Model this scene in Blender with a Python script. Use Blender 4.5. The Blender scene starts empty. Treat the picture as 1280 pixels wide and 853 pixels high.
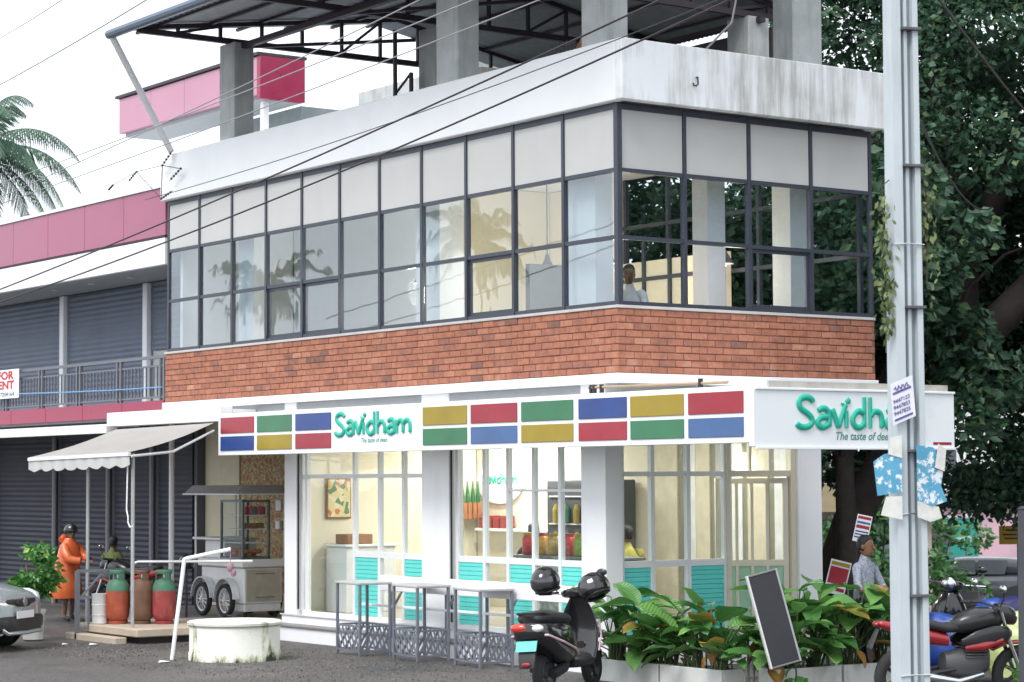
import bpy, bmesh, math, random
from mathutils import Vector, Matrix, Euler
R = math.radians
scene = bpy.context.scene
col = scene.collection
random.seed(7)

# ------------------------------------------------------------------ camera
CAM = Vector((-17.199, -21.709, 2.36))
YAW, PIT, ROLL = R(54.296), R(3.4933), R(-0.3013)
fw = Vector((math.cos(YAW)*math.cos(PIT), math.sin(YAW)*math.cos(PIT), math.sin(PIT)))
rt = Vector((math.sin(YAW), -math.cos(YAW), 0))
up = rt.cross(fw)
c_, s_ = math.cos(ROLL), math.sin(ROLL)
rt, up = rt*c_ + up*s_, up*c_ - rt*s_
cd = bpy.data.cameras.new('camera')
cam = bpy.data.objects.new('camera', cd)
col.objects.link(cam)
M3 = Matrix((rt, up, -fw)).transposed()
cam.matrix_world = Matrix.Translation(CAM) @ M3.to_4x4()
cd.sensor_width = 36.0
cd.lens = 2835.4/1280*36.0
cd.clip_start = 0.5
cd.clip_end = 3000
cd.dof.use_dof = True
cd.dof.focus_distance = 27.5
cd.dof.aperture_fstop = 3.4
scene.camera = cam

# ------------------------------------------------------------------ world, sun, exposure (bright overcast)
world = bpy.data.worlds.new('World')
scene.world = world
world.use_nodes = True
wn = world.node_tree
wn.nodes.clear()
w_out = wn.nodes.new('ShaderNodeOutputWorld')
w_bg = wn.nodes.new('ShaderNodeBackground')
w_sky = wn.nodes.new('ShaderNodeTexSky')
w_sky.sky_type = 'NISHITA'
w_sky.sun_disc = False
w_sky.sun_elevation = R(52)
SUN_AZ = R(202)                       # direction the light comes from, measured from +X
w_sky.sun_rotation = R(90) - SUN_AZ
w_mix = wn.nodes.new('ShaderNodeMixRGB')   # cloud deck over the clear sky
w_mix.inputs[0].default_value = 0.88
w_mix.inputs[2].default_value = (8.6, 9.0, 9.5, 1)
wn.links.new(w_sky.outputs[0], w_mix.inputs[1])
wn.links.new(w_mix.outputs[0], w_bg.inputs[0])
w_bg.inputs[1].default_value = 0.10
wn.links.new(w_bg.outputs[0], w_out.inputs[0])
sd = bpy.data.lights.new('sun', 'SUN')
sd.energy = 1.5
sd.angle = R(25)
sd.color = (1.0, 0.97, 0.93)
sun = bpy.data.objects.new('sun', sd)
col.objects.link(sun)
el = R(52)
sdir = Vector((math.cos(SUN_AZ)*math.cos(el), math.sin(SUN_AZ)*math.cos(el), math.sin(el)))
sun.rotation_euler = sdir.to_track_quat('Z', 'Y').to_euler()
sun.location = (-20, -10, 40)
vs = scene.view_settings
vs.view_transform = 'Standard'
vs.look = 'None'
vs.gamma = 1.0
vs.use_curve_mapping = False
vs.exposure = 0.92

# ------------------------------------------------------------------ helpers
class MB:
    def __init__(s):
        s.v = []; s.f = []; s.m = []; s.cur = 0
    def mat(s, i): s.cur = i; return s
    def add(s, vs_, fs):
        o = len(s.v)
        s.v += [tuple(p) for p in vs_]
        for f in fs:
            s.f.append([i+o for i in f]); s.m.append(s.cur)
        return s
    def box(s, x0, x1, y0, y1, z0, z1):
        return s.add([(x0,y0,z0),(x1,y0,z0),(x1,y1,z0),(x0,y1,z0),(x0,y0,z1),(x1,y0,z1),(x1,y1,z1),(x0,y1,z1)],
                     [(3,2,1,0),(4,5,6,7),(0,1,5,4),(1,2,6,5),(2,3,7,6),(3,0,4,7)])
    def bbox(s, x0, x1, y0, y1, z0, z1, b=0.01):
        """box with chamfered edges"""
        pts = []
        for sx, X in ((1,x0),(-1,x1)):
            for sy, Y in ((1,y0),(-1,y1)):
                for sz, Z in ((1,z0),(-1,z1)):
                    pts += [(X+sx*b,Y+sy*b,Z),(X+sx*b,Y,Z+sz*b),(X,Y+sy*b,Z+sz*b)]
        bm = bmesh.new()
        for p in pts: bm.verts.new(p)
        r = bmesh.ops.convex_hull(bm, input=bm.verts)
        bmesh.ops.dissolve_limit(bm, angle_limit=0.01, verts=bm.verts, edges=bm.edges)
        bm.verts.index_update()
        s.add([v.co[:] for v in bm.verts], [[v.index for v in f.verts] for f in bm.faces])
        bm.free(); return s
    def bar(s, a, b, w, h=None, upv=(0,0,1)):
        """rectangular bar from a to b, width w, height h"""
        h = w if h is None else h
        a = Vector(a); b = Vector(b); d = (b-a).normalized(); u = Vector(upv)
        if abs(d.dot(u)) > .98: u = Vector((1,0,0))
        x = d.cross(u).normalized(); y = x.cross(d)
        q = []
        for p in (a, b):
            for i, j in ((-1,-1),(1,-1),(1,1),(-1,1)): q.append(p + x*i*w/2 + y*j*h/2)
        return s.add(q, [(0,1,2,3),(7,6,5,4),(0,4,5,1),(1,5,6,2),(2,6,7,3),(3,7,4,0)])
    def tube(s, pts, r, n=8, cap=True, flat=None):
        pts = [Vector(p) for p in pts]
        rs = r if isinstance(r, (list, tuple)) else [r]*len(pts)
        o = []; prev = None
        for i, p in enumerate(pts):
            d = (pts[min(i+1, len(pts)-1)] - pts[max(i-1, 0)])
            if d.length < 1e-9: d = Vector((0,0,1))
            d.normalize()
            if prev is None:
                u = Vector((0,0,1)) if abs(d.z) < .9 else Vector((1,0,0))
            else: u = prev
            x = d.cross(u)
            if x.length < 1e-6: x = d.orthogonal()
            x.normalize(); y = x.cross(d).normalized(); prev = y
            for k in range(n):
                t = 2*math.pi*k/n
                off = (x*math.cos(t) + y*math.sin(t))*rs[i]
                if flat is not None:
                    nv, amt = flat; nv = Vector(nv); off -= nv*off.dot(nv)*(1-amt)
                o.append(p+off)
        fs = []
        for i in range(len(pts)-1):
            for k in range(n):
                a = i*n+k; b = i*n+(k+1) % n
                fs.append((a, b, b+n, a+n))
        if cap:
            fs.append(tuple(range(n-1, -1, -1))); fs.append(tuple(range((len(pts)-1)*n, len(pts)*n)))
        return s.add(o, fs)
    def loft(s, rings, cap=True):
        n = len(rings[0]); o = [p for r_ in rings for p in r_]; fs = []
        for i in range(len(rings)-1):
            for k in range(n):
                a = i*n+k; b = i*n+(k+1) % n
                fs.append((a, b, b+n, a+n))
        if cap:
            fs.append(tuple(range(n-1, -1, -1))); fs.append(tuple(range((len(rings)-1)*n, len(rings)*n)))
        return s.add(o, fs)
    def lathe(s, prof, c=(0,0,0), n=24, axis='z', cap=True):
        rings = []
        for r, h in prof:
            ring = []
            for k in range(n):
                t = 2*math.pi*k/n
                x, y = r*math.cos(t), r*math.sin(t)
                if axis == 'z': p = (c[0]+x, c[1]+y, c[2]+h)
                elif axis == 'y': p = (c[0]+y, c[1]+h, c[2]+x)
                else: p = (c[0]+h, c[1]+x, c[2]+y)
                ring.append(p)
            rings.append(ring)
        return s.loft(rings, cap)
    def ell(s, c, r, n=12, m=8):
        rings = []
        for j in range(m+1):
            ph = -math.pi/2 + math.pi*j/m
            ph = max(min(ph, math.pi/2-.03), -math.pi/2+.03)
            rings.append([(c[0]+r[0]*math.cos(ph)*math.cos(2*math.pi*k/n), c[1]+r[1]*math.cos(ph)*math.sin(2*math.pi*k/n), c[2]+r[2]*math.sin(ph)) for k in range(n)])
        return s.loft(rings)
    def prism(s, poly, d):
        """closed polygon (3d points) extruded along vector d"""
        n = len(poly); d = Vector(d); a = [Vector(p) for p in poly]; b = [p+d for p in a]
        fs = [tuple(range(n)), tuple(range(2*n-1, n-1, -1))] + [(i, i+n, (i+1) % n+n, (i+1) % n) for i in range(n)]
        return s.add(a+b, fs)
    def mesh(s, name, off=(0,0,0), mats=(), smooth=False):
        me = bpy.data.meshes.new(name)
        ox, oy, oz = off
        me.from_pydata([(x-ox, y-oy, z-oz) for x, y, z in s.v], [], s.f)
        for m in mats: me.materials.append(m)
        if len(mats) > 1: me.polygons.foreach_set('material_index', s.m)
        me.update()
        bm = bmesh.new(); bm.from_mesh(me); bmesh.ops.recalc_face_normals(bm, faces=bm.faces); bm.to_mesh(me); bm.free()
        if smooth:
            me.polygons.foreach_set('use_smooth', [True]*len(me.polygons))
            try: me.set_sharp_from_angle(angle=R(smooth if smooth is not True else 45))
            except Exception: pass
        return me
    def build(s, name, mats, parent=None, smooth=False, kind=None, label=None):
        """vertices are in world space unless the parent's root is marked local"""
        if not isinstance(mats, (list, tuple)): mats = [mats]
        off = (0,0,0)
        if parent is not None:
            root = parent
            while root.parent is not None: root = root.parent
            if not root.get('_loc', False): off = root.location
        o = bpy.data.objects.new(name, s.mesh(name, off, mats, smooth))
        col.objects.link(o)
        if parent is not None: o.parent = parent
        if kind: o['kind'] = kind
        if label: o['label'] = label
        return o

def tag(o, label=None, cat=None, group=None, kind=None):
    if label: o['label'] = label
    if cat: o['category'] = cat
    if group: o['group'] = group
    if kind: o['kind'] = kind
    return o
LOCALS = []
def thing(name, label, cat, loc=(0,0,0), rz=None, group=None):
    """an Empty at the thing's base; with rz given its parts are built in local space"""
    o = bpy.data.objects.new(name, None)
    o.empty_display_size = .2
    col.objects.link(o)
    o.location = loc
    if rz is not None:
        o.rotation_euler = (0, 0, rz); o['_loc'] = True; LOCALS.append(o)
    return tag(o, label, cat, group)
def copy_tree(o, parent=None):
    c = o.copy(); col.objects.link(c); c.parent = parent
    if c.get('_loc'): LOCALS.append(c)
    for ch in list(o.children): copy_tree(ch, c)
    return c
def W(root):
    """local-to-world of an unparented root"""
    return Matrix.Translation(root.location) @ root.rotation_euler.to_matrix().to_4x4()

# ------------------------------------------------------------------ materials
def nd(nt, t, **kw):
    n = nt.nodes.new(t)
    for k, v in kw.items():
        if k.startswith('i_'): n.inputs[int(k[2:])].default_value = v
        else: setattr(n, k, v)
    return n
def mat(name, c, rough=.6, metal=0., var=.12, scale=6., bump=0., bscale=40., dirt=None, dscale=(2,2,2), damt=.5, dlo=.5, dhi=.7, spec=.5, rnd=0., coat=0., trans=0.):
    m = bpy.data.materials.new(name); m.use_nodes = True
    nt = m.node_tree; L = nt.links.new
    b = nt.nodes['Principled BSDF']
    b.inputs['Roughness'].default_value = rough
    b.inputs['Metallic'].default_value = metal
    b.inputs['Specular IOR Level'].default_value = spec
    if coat: b.inputs['Coat Weight'].default_value = coat; b.inputs['Coat Roughness'].default_value = .08
    tc = nd(nt, 'ShaderNodeTexCoord')
    nz = nd(nt, 'ShaderNodeTexNoise'); nz.inputs['Scale'].default_value = scale; nz.inputs['Detail'].default_value = 6
    L(tc.outputs['Object'], nz.inputs['Vector'])
    mr = nd(nt, 'ShaderNodeMapRange'); mr.inputs[1].default_value = .25; mr.inputs[2].default_value = .75
    mr.inputs[3].default_value = 1-var; mr.inputs[4].default_value = 1+var
    L(nz.outputs[0], mr.inputs[0])
    val = mr.outputs[0]
    if rnd:
        oi = nd(nt, 'ShaderNodeObjectInfo')
        m2 = nd(nt, 'ShaderNodeMapRange'); m2.inputs[3].default_value = 1-rnd; m2.inputs[4].default_value = 1+rnd
        L(oi.outputs['Random'], m2.inputs[0])
        mm = nd(nt, 'ShaderNodeMath', operation='MULTIPLY'); L(val, mm.inputs[0]); L(m2.outputs[0], mm.inputs[1]); val = mm.outputs[0]
    mx = nd(nt, 'ShaderNodeMixRGB', blend_type='MULTIPLY'); mx.inputs[0].default_value = 1
    mx.inputs[1].default_value = (*c, 1)
    L(val, mx.inputs[2]); out = mx.outputs[0]
    if dirt:
        mp = nd(nt, 'ShaderNodeMapping'); mp.inputs['Scale'].default_value = dscale
        L(tc.outputs['Object'], mp.inputs[0])
        n2 = nd(nt, 'ShaderNodeTexNoise'); n2.inputs['Scale'].default_value = 1; n2.inputs['Detail'].default_value = 8; n2.inputs['Roughness'].default_value = .65
        L(mp.outputs[0], n2.inputs['Vector'])
        m3 = nd(nt, 'ShaderNodeMapRange'); m3.inputs[1].default_value = dlo; m3.inputs[2].default_value = dhi; m3.inputs[4].default_value = damt
        L(n2.outputs[0], m3.inputs[0])
        md = nd(nt, 'ShaderNodeMixRGB'); L(m3.outputs[0], md.inputs[0]); L(out, md.inputs[1]); md.inputs[2].default_value = (*dirt, 1)
        out = md.outputs[0]
    L(out, b.inputs['Base Color'])
    rv = nd(nt, 'ShaderNodeMapRange'); rv.inputs[3].default_value = max(0.02, rough*.8); rv.inputs[4].default_value = min(1, rough*1.2)
    L(nz.outputs[0], rv.inputs[0]); L(rv.outputs[0], b.inputs['Roughness'])
    if bump:
        n3 = nd(nt, 'ShaderNodeTexNoise'); n3.inputs['Scale'].default_value = bscale; n3.inputs['Detail'].default_value = 5
        L(tc.outputs['Object'], n3.inputs['Vector'])
        bp = nd(nt, 'ShaderNodeBump'); bp.inputs['Strength'].default_value = bump; bp.inputs['Distance'].default_value = .02
        L(n3.outputs[0], bp.inputs['Height']); L(bp.outputs[0], b.inputs['Normal'])
    return m
def emit(name, c, s):
    m = bpy.data.materials.new(name); m.use_nodes = True
    b = m.node_tree.nodes['Principled BSDF']
    b.inputs['Base Color'].default_value = (*c, 1); b.inputs['Emission Color'].default_value = (*c, 1); b.inputs['Emission Strength'].default_value = s
    return m
def glass(name, tint=(.86,.9,.92), base=.05, k=1.0, rough=.01):
    m = bpy.data.materials.new(name); m.use_nodes = True
    nt = m.node_tree; nt.nodes.clear(); L = nt.links.new
    o = nd(nt, 'ShaderNodeOutputMaterial'); t = nd(nt, 'ShaderNodeBsdfTransparent'); t.inputs[0].default_value = (*tint, 1)
    g = nd(nt, 'ShaderNodeBsdfGlossy'); g.inputs[0].default_value = (.95,.97,1,1); g.inputs['Roughness'].default_value = rough
    ge = nd(nt, 'ShaderNodeNewGeometry')
    d = nd(nt, 'ShaderNodeVectorMath', operation='DOT_PRODUCT'); L(ge.outputs['Normal'], d.inputs[0]); L(ge.outputs['Incoming'], d.inputs[1])
    a = nd(nt, 'ShaderNodeMath', operation='ABSOLUTE'); L(d.outputs['Value'], a.inputs[0])
    s1 = nd(nt, 'ShaderNodeMath', operation='SUBTRACT'); s1.inputs[0].default_value = 1; L(a.outputs[0], s1.inputs[1])
    p = nd(nt, 'ShaderNodeMath', operation='POWER'); L(s1.outputs[0], p.inputs[0]); p.inputs[1].default_value = 4
    ml = nd(nt, 'ShaderNodeMath', operation='MULTIPLY_ADD', use_clamp=True); L(p.outputs[0], ml.inputs[0]); ml.inputs[1].default_value = k; ml.inputs[2].default_value = base
    mx = nd(nt, 'ShaderNodeMixShader'); L(ml.outputs[0], mx.inputs[0]); L(t.outputs[0], mx.inputs[1]); L(g.outputs[0], mx.inputs[2])
    # slight waviness of float panes
    tc = nd(nt, 'ShaderNodeTexCoord'); nz = nd(nt, 'ShaderNodeTexNoise'); nz.inputs['Scale'].default_value = 1.3
    L(tc.outputs['Object'], nz.inputs['Vector'])
    bp = nd(nt, 'ShaderNodeBump'); bp.inputs['Strength'].default_value = .05; bp.inputs['Distance'].default_value = .05
    L(nz.outputs[0], bp.inputs['Height']); L(bp.outputs[0], g.inputs['Normal'])
    L(mx.outputs[0], o.inputs[0])
    return m
def leafmat(name, c1, c2, rough=.45, yellow=None):
    m = bpy.data.materials.new(name); m.use_nodes = True
    nt = m.node_tree; L = nt.links.new; b = nt.nodes['Principled BSDF']
    ge = nd(nt, 'ShaderNodeNewGeometry'); cr = nd(nt, 'ShaderNodeValToRGB')
    cr.color_ramp.elements[0].color = (*c1, 1); cr.color_ramp.elements[1].color = (*c2, 1)
    cr.color_ramp.elements[1].position = .9
    if yellow:
        e = cr.color_ramp.elements.new(.97); e.color = (*yellow, 1)
    L(ge.outputs['Random Per Island'], cr.inputs[0])
    L(cr.outputs[0], b.inputs['Base Color']); b.inputs['Roughness'].default_value = rough
    tr = nd(nt, 'ShaderNodeBsdfTranslucent'); L(cr.outputs[0], tr.inputs[0])
    mx = nd(nt, 'ShaderNodeMixShader'); mx.inputs[0].default_value = .22
    L(b.outputs[0], mx.inputs[1]); L(tr.outputs[0], mx.inputs[2])
    L(mx.outputs[0], nt.nodes['Material Output'].inputs[0])
    return m

Mt = {}
Mt['white'] = mat('white_paint', (.80,.81,.83), .55, var=.03, scale=1.5, bump=.05, dirt=(.5,.5,.48), dscale=(1.6,1.6,.5), damt=.35, dlo=.55, dhi=.8)
Mt['parapet'] = mat('parapet_paint', (.80,.82,.84), .65, var=.03, scale=2, bump=.08, dirt=(.55,.56,.56), dscale=(.4,.4,.3), damt=.25, dlo=.55, dhi=.75)
Mt['frame'] = mat('dark_frame', (.055,.063,.085), .4, .3, var=.1)
Mt['alu'] = mat('white_aluminium', (.74,.75,.76), .4, var=.03)
Mt['cream'] = mat('cream_wall', (.72,.66,.52), .7, var=.05, scale=1)
Mt['intwhite'] = mat('interior_white', (.75,.76,.76), .6, var=.03)
Mt['intdark'] = mat('interior_dark', (.07,.075,.08), .6, var=.2)
Mt['floor'] = mat('floor_tile', (.42,.38,.33), .3, var=.08)
Mt['frost'] = mat('frosted_panel', (.50,.50,.485), .22, var=.04, scale=1.2, dirt=(.42,.43,.43), dscale=(1,1,.5), damt=.5, dlo=.5, dhi=.8)
Mt['turq'] = mat('turquoise_panel', (.12,.66,.60), .35, var=.05)
Mt['glassU'] = glass('upper_glass', (.86,.90,.92), .085, .6)
Mt['glassG'] = glass('shop_glass', (.9,.93,.93), .035, .5)
Mt['concrete'] = mat('raw_concrete', (.44,.46,.46), .85, var=.2, scale=3, bump=.25, bscale=25, dirt=(.15,.15,.15), dscale=(5,5,.5), damt=.6, dlo=.52, dhi=.75)
Mt['steel'] = mat('painted_steel', (.045,.033,.045), .5, .2, var=.2)
Mt['sheet'] = mat('roof_sheet', (.48,.51,.54), .5, .1, var=.15)
Mt['pink'] = mat('pink_cladding', (.35,.09,.165), .3, var=.06, scale=.8)
Mt['pinklight'] = mat('light_pink_cladding', (.43,.20,.28), .3, var=.06, scale=.8)
Mt['magenta'] = mat('magenta_cladding', (.27,.018,.06), .3, var=.08)
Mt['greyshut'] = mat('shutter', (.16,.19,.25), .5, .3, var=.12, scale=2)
Mt['shadeshut'] = mat('shaded_shutter', (.036,.040,.058), .55, .2, var=.15, scale=2)  # ground-floor shade put into a darker copy of the shutter colour
Mt['greyrail'] = mat('grey_railing', (.16,.17,.20), .45, .3, var=.1)
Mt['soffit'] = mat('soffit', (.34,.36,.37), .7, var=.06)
Mt['stepgrey'] = mat('step_granite', (.20,.19,.19), .45, var=.15, scale=30)
Mt['signwhite'] = mat('sign_white', (.82,.84,.87), .35, var=.02, scale=1)
Mt['signblue'] = mat('sign_side', (.80,.84,.86), .35, var=.03, scale=1, dirt=(.45,.46,.45), dscale=(1.2,1.2,1.2), damt=.35, dlo=.6, dhi=.8)
for k, c in dict(red=(.50,.035,.06), blue=(.035,.09,.36), green=(.06,.27,.13), yellow=(.50,.36,.025), blue2=(.09,.20,.46)).items():
    Mt['s'+k] = mat('sign_'+k, tuple(q*.66 for q in c), .3, var=.14, scale=2.0, dirt=tuple(q*.5+.06 for q in c), dscale=(1.5,1.5,6), damt=.5, dlo=.5, dhi=.8)
Mt['letter'] = mat('letter_green', (.015,.42,.30), .35, var=.05)
Mt['lettxt'] = mat('tagline_green', (.10,.28,.24), .5, var=.05)
Mt['tablegrey'] = mat('table_grey', (.19,.20,.24), .45, .3, var=.12)
Mt['black'] = mat('black_gloss', (.012,.012,.014), .16, var=.1, coat=.6)
Mt['blackmatte'] = mat('black_plastic', (.02,.02,.022), .5, var=.15)
Mt['rubber'] = mat('rubber', (.022,.022,.023), .8, var=.2)
Mt['chrome'] = mat('chrome', (.62,.63,.65), .18, 1.0, var=.05)
Mt['silver'] = mat('silver_paint', (.46,.50,.54), .25, .5, var=.03, coat=.7)
Mt['stainless'] = mat('stainless', (.70,.71,.71), .4, .25, var=.12, scale=3)
Mt['asphalt'] = None
Mt['wood'] = mat('wood', (.26,.12,.05), .6, var=.3, scale=12)
Mt['soil'] = mat('soil', (.035,.027,.02), .95, var=.3, scale=30, bump=.4)
Mt['planter'] = mat('planter_paint', (.66,.67,.65), .6, var=.06, dirt=(.30,.28,.24), dscale=(4,4,2), damt=.5, dlo=.55, dhi=.75)
Mt['skin'] = mat('skin', (.20,.10,.06), .5, var=.08)
Mt['hair'] = mat('hair', (.012,.010,.010), .5, var=.2, bump=.4, bscale=200)
Mt['red'] = mat('red_paint', (.27,.011,.016), .25, var=.06, coat=.5)

# ================================================================== SETTING
def ground_z(x, y):
    d = max(0., x-9.)
    return -min(1.72, d*.085)
def asphalt():
    m = bpy.data.materials.new('wet_asphalt'); m.use_nodes = True
    nt = m.node_tree; L = nt.links.new; b = nt.nodes['Principled BSDF']
    tc = nd(nt, 'ShaderNodeTexCoord')
    n1 = nd(nt, 'ShaderNodeTexNoise'); n1.inputs['Scale'].default_value = .6; n1.inputs['Detail'].default_value = 8
    n2 = nd(nt, 'ShaderNodeTexVoronoi'); n2.inputs['Scale'].default_value = 48
    n3 = nd(nt, 'ShaderNodeTexNoise'); n3.inputs['Scale'].default_value = 14; n3.inputs['Detail'].default_value = 8; n3.inputs['Roughness'].default_value = .75
    for n in (n1, n2, n3): L(tc.outputs['Object'], n.inputs['Vector'])
    cr = nd(nt, 'ShaderNodeValToRGB')
    cr.color_ramp.elements[0].position = .36; cr.color_ramp.elements[0].color = (.036,.034,.035,1)
    cr.color_ramp.elements[1].position = .66; cr.color_ramp.elements[1].color = (.18,.163,.15,1)
    mx = nd(nt, 'ShaderNodeMath', operation='MULTIPLY_ADD'); mx.inputs[1].default_value = .55
    L(n1.outputs[0], mx.inputs[0]); mm = nd(nt, 'ShaderNodeMath', operation='MULTIPLY'); mm.inputs[1].default_value = .45
    L(n3.outputs[0], mm.inputs[0]); L(mm.outputs[0], mx.inputs[2]); L(mx.outputs[0], cr.inputs[0])
    mc = nd(nt, 'ShaderNodeMixRGB', blend_type='MULTIPLY'); mc.inputs[0].default_value = .75
    sep = nd(nt, 'ShaderNodeMapRange'); sep.inputs[3].default_value = .35; sep.inputs[4].default_value = 1.7
    L(n2.outputs['Color'], sep.inputs[0]); L(cr.outputs[0], mc.inputs[1]); L(sep.outputs[0], mc.inputs[2]); L(mc.outputs[0], b.inputs['Base Color'])
    rr = nd(nt, 'ShaderNodeMapRange'); rr.inputs[1].default_value = .38; rr.inputs[2].default_value = .6; rr.inputs[3].default_value = .35; rr.inputs[4].default_value = .85
    L(n1.outputs[0], rr.inputs[0]); L(rr.outputs[0], b.inputs['Roughness'])
    bp = nd(nt, 'ShaderNodeBump'); bp.inputs['Strength'].default_value = .8; bp.inputs['Distance'].default_value = .03
    ad = nd(nt, 'ShaderNodeMath', operation='ADD'); L(n2.outputs['Distance'], ad.inputs[0]); L(n3.outputs[0], ad.inputs[1]); L(ad.outputs[0], bp.inputs['Height'])
    L(bp.outputs[0], b.inputs['Normal'])
    return m
Mt['asphalt'] = asphalt()
xs = [-600,-200,-80,-40] + [-30+i*1.5 for i in range(60)] + [70,120,300,700]
ys = [-600,-200,-80,-50] + [-40+i*3 for i in range(50)] + [130,200,400,800]
g = MB()
rg = random.Random(3)
vs_ = [(x, y, ground_z(x, y)+(rg.uniform(-.006,.006) if -30 < x < 5 else 0)) for y in ys for x in xs]
nx = len(xs)
g.add(vs_, [(j*nx+i, j*nx+i+1, (j+1)*nx+i+1, (j+1)*nx+i) for j in range(len(ys)-1) for i in range(nx-1)])
tag(g.build('ground', Mt['asphalt'], smooth=80), kind='structure')
# loose gravel lying on the asphalt in front of the shop
g = MB()
for i in range(2600):
    x = rg.uniform(-4.2, -.75); y = rg.uniform(-1.5, 9)
    s = rg.uniform(.006, .018)
    o = [(x+rg.uniform(-s,s), y+rg.uniform(-s,s), .0), (x+s, y+rg.uniform(-s,s), .0), (x+rg.uniform(-s,s), y+s, .0), (x-s, y-s*.3, .0), (x, y, s*1.1)]
    g.add(o, [(0,1,4),(1,2,4),(2,3,4),(3,0,4)])
tag(g.build('gravel', mat('gravel_stone', (.17,.16,.155), .8, var=.5, scale=40)), 'loose dark gravel scattered on the forecourt', 'gravel', kind='stuff')

# ================================================================== RESTAURANT BUILDING
B = thing('restaurant_building', 'two storey corner restaurant with brick band, dark framed glazing and white parapet', 'building', (0,0,0))
zt, z1, z2, zb, bb, pb = 6.965, 6.155, 5.323, 4.488, 3.653, 3.53
LY, LX = 11.934, 4.309
PWL, PWR = LY/11, LX/4
# --- parapet ring with water-stained faces
def stained_parapet():
    m = mat('stained_parapet', (.78,.80,.82), .7, var=.03, scale=2, bump=.1)
    nt = m.node_tree; L = nt.links.new; b = nt.nodes['Principled BSDF']
    src = b.inputs['Base Color'].links[0].from_socket
    tc = nd(nt, 'ShaderNodeTexCoord'); mp = nd(nt, 'ShaderNodeMapping'); mp.inputs['Scale'].default_value = (5.5, .6, .55)
    L(tc.outputs['Object'], mp.inputs[0])
    n = nd(nt, 'ShaderNodeTexNoise'); n.inputs['Scale'].default_value = 1.2; n.inputs['Detail'].default_value = 9; n.inputs['Roughness'].default_value = .7
    L(mp.outputs[0], n.inputs['Vector'])
    n2 = nd(nt, 'ShaderNodeTexNoise'); n2.inputs['Scale'].default_value = .9; n2.inputs['Detail'].default_value = 4; L(tc.outputs['Object'], n2.inputs['Vector'])
    a = nd(nt, 'ShaderNodeMath', operation='MULTIPLY'); L(n.outputs[0], a.inputs[0]); L(n2.outputs[0], a.inputs[1])
    r = nd(nt, 'ShaderNodeMapRange'); r.inputs[1].default_value = .19; r.inputs[2].default_value = .36; r.inputs[4].default_value = .85
    L(a.outputs[0], r.inputs[0])
    mx = nd(nt, 'ShaderNodeMixRGB'); L(r.outputs[0], mx.inputs[0]); L(src, mx.inputs[1]); mx.inputs[2].default_value = (.36,.36,.34,1)
    L(mx.outputs[0], b.inputs['Base Color'])
    return m
Mt['stained'] = stained_parapet()
PX0, PY0, PX1, PY1, PZ0, PZ1 = -.12, -.26, 4.36, 12.02, 6.985, 7.74
m = MB(); m.bbox(PX0, PX0+.14, PY0+.14, PY1, PZ0, PZ1, .012); m.build('parapet', Mt['parapet'], B, label='clean white parapet along the long side')
m = MB(); m.bbox(PX0, PX1, PY0, PY0+.137, PZ0, PZ1+.004, .012); m.build('parapet', Mt['stained'], B, label='water stained parapet on the short side')
m = MB(); m.box(PX1-.14, PX1-.002, PY0+.14, 11.9, PZ0, PZ1); m.box(PX0+.142, PX1-.142, PY1-.14, PY1-.003, PZ0, PZ1-.01); m.build('parapet', Mt['parapet'], B)
m = MB(); m.box(PX0+.142, PX1-.142, PY0+.14, PY1-.142, PZ0+.03, 7.2); m.build('terrace_slab', Mt['concrete'], B)
# iron hook left in the stained parapet
m = MB(); hx = 1.02
m.tube([(hx+.05, PY0-.002, 7.36), (hx+.05, PY0-.03, 7.36), (hx+.05, PY0-.035, 7.27), (hx+.02, PY0-.035, 7.245), (hx-.02, PY0-.035, 7.25), (hx-.03, PY0-.035, 7.28)], .011, 6)
m.build('hook', Mt['steel'], B)
# --- interior of the upper floor
m = MB(); m.box(.12, LX-.05, .12, LY-.1, 3.56, 3.75); m.build('floor_slab', Mt['floor'], B)
m = MB(); m.box(.1, LX-.02, .1, LY-.05, 6.9, 6.98); m.build('ceiling', Mt['intwhite'], B)
m = MB(); m.box(LX-.12, LX-.02, 5.2, LY-.05, 3.76, 6.89); m.build('inner_wall', Mt['cream'], B, label='cream rear wall of the upper room')
m = MB(); m.box(2.3, 2.4, 7.0, LY-.14, 3.76, 6.89); m.box(.2, 2.29, LY-.12, LY-.03, 3.76, 6.89); m.build('inner_wall', Mt['intwhite'], B)
m = MB(); m.box(2.42, LX-.13, 7.0, 7.1, 3.76, 6.89); m.build('inner_wall', Mt['cream'], B)
m = MB(); m.box(1.3, 2.6, 3.6, 3.7, 3.76, 5.35); m.build('counter_screen', Mt['intdark'], B)
for (x0, x1, y0, y1) in ((.22,.50,.72,1.34), (.30,.70,4.35,4.95), (1.84,2.14,.45,.75), (3.28,3.62,.45,.8), (.3,.6,9.6,10.1)):
    m = MB(); m.box(x0, x1, y0, y1, 3.76, 6.89); m.build('column', Mt['intwhite'], B)
m = MB()                                                          # rear glazing of the upper room
for k in range(6): m.box(LX-.1, LX-.04, .1+k*1.0, .16+k*1.0, 3.76, 6.89)
for z in (4.48, 5.32, 6.15): m.box(LX-.097, LX-.043, .163, 5.19, z-.03, z+.03)
m.build('rear_window_frame', Mt['frame'], B)
m = MB(); m.box(LX-.2, LX-.101, .17, 5.18, 3.78, 4.44); m.box(LX-.2, LX-.101, 2.7, 5.18, 4.441, 5.6); m.build('rear_wall_base', Mt['cream'], B)
m = MB()
for y in (2.7, 3.3, 3.9, 4.5, 5.1): m.box(LX-.24, LX-.201, y, y+.06, 3.78, 5.9)
for z in (4.7, 5.3): m.box(LX-.238, LX-.203, 2.7, 5.16, z, z+.06)
m.build('screen_grid', Mt['frame'], B)
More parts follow.
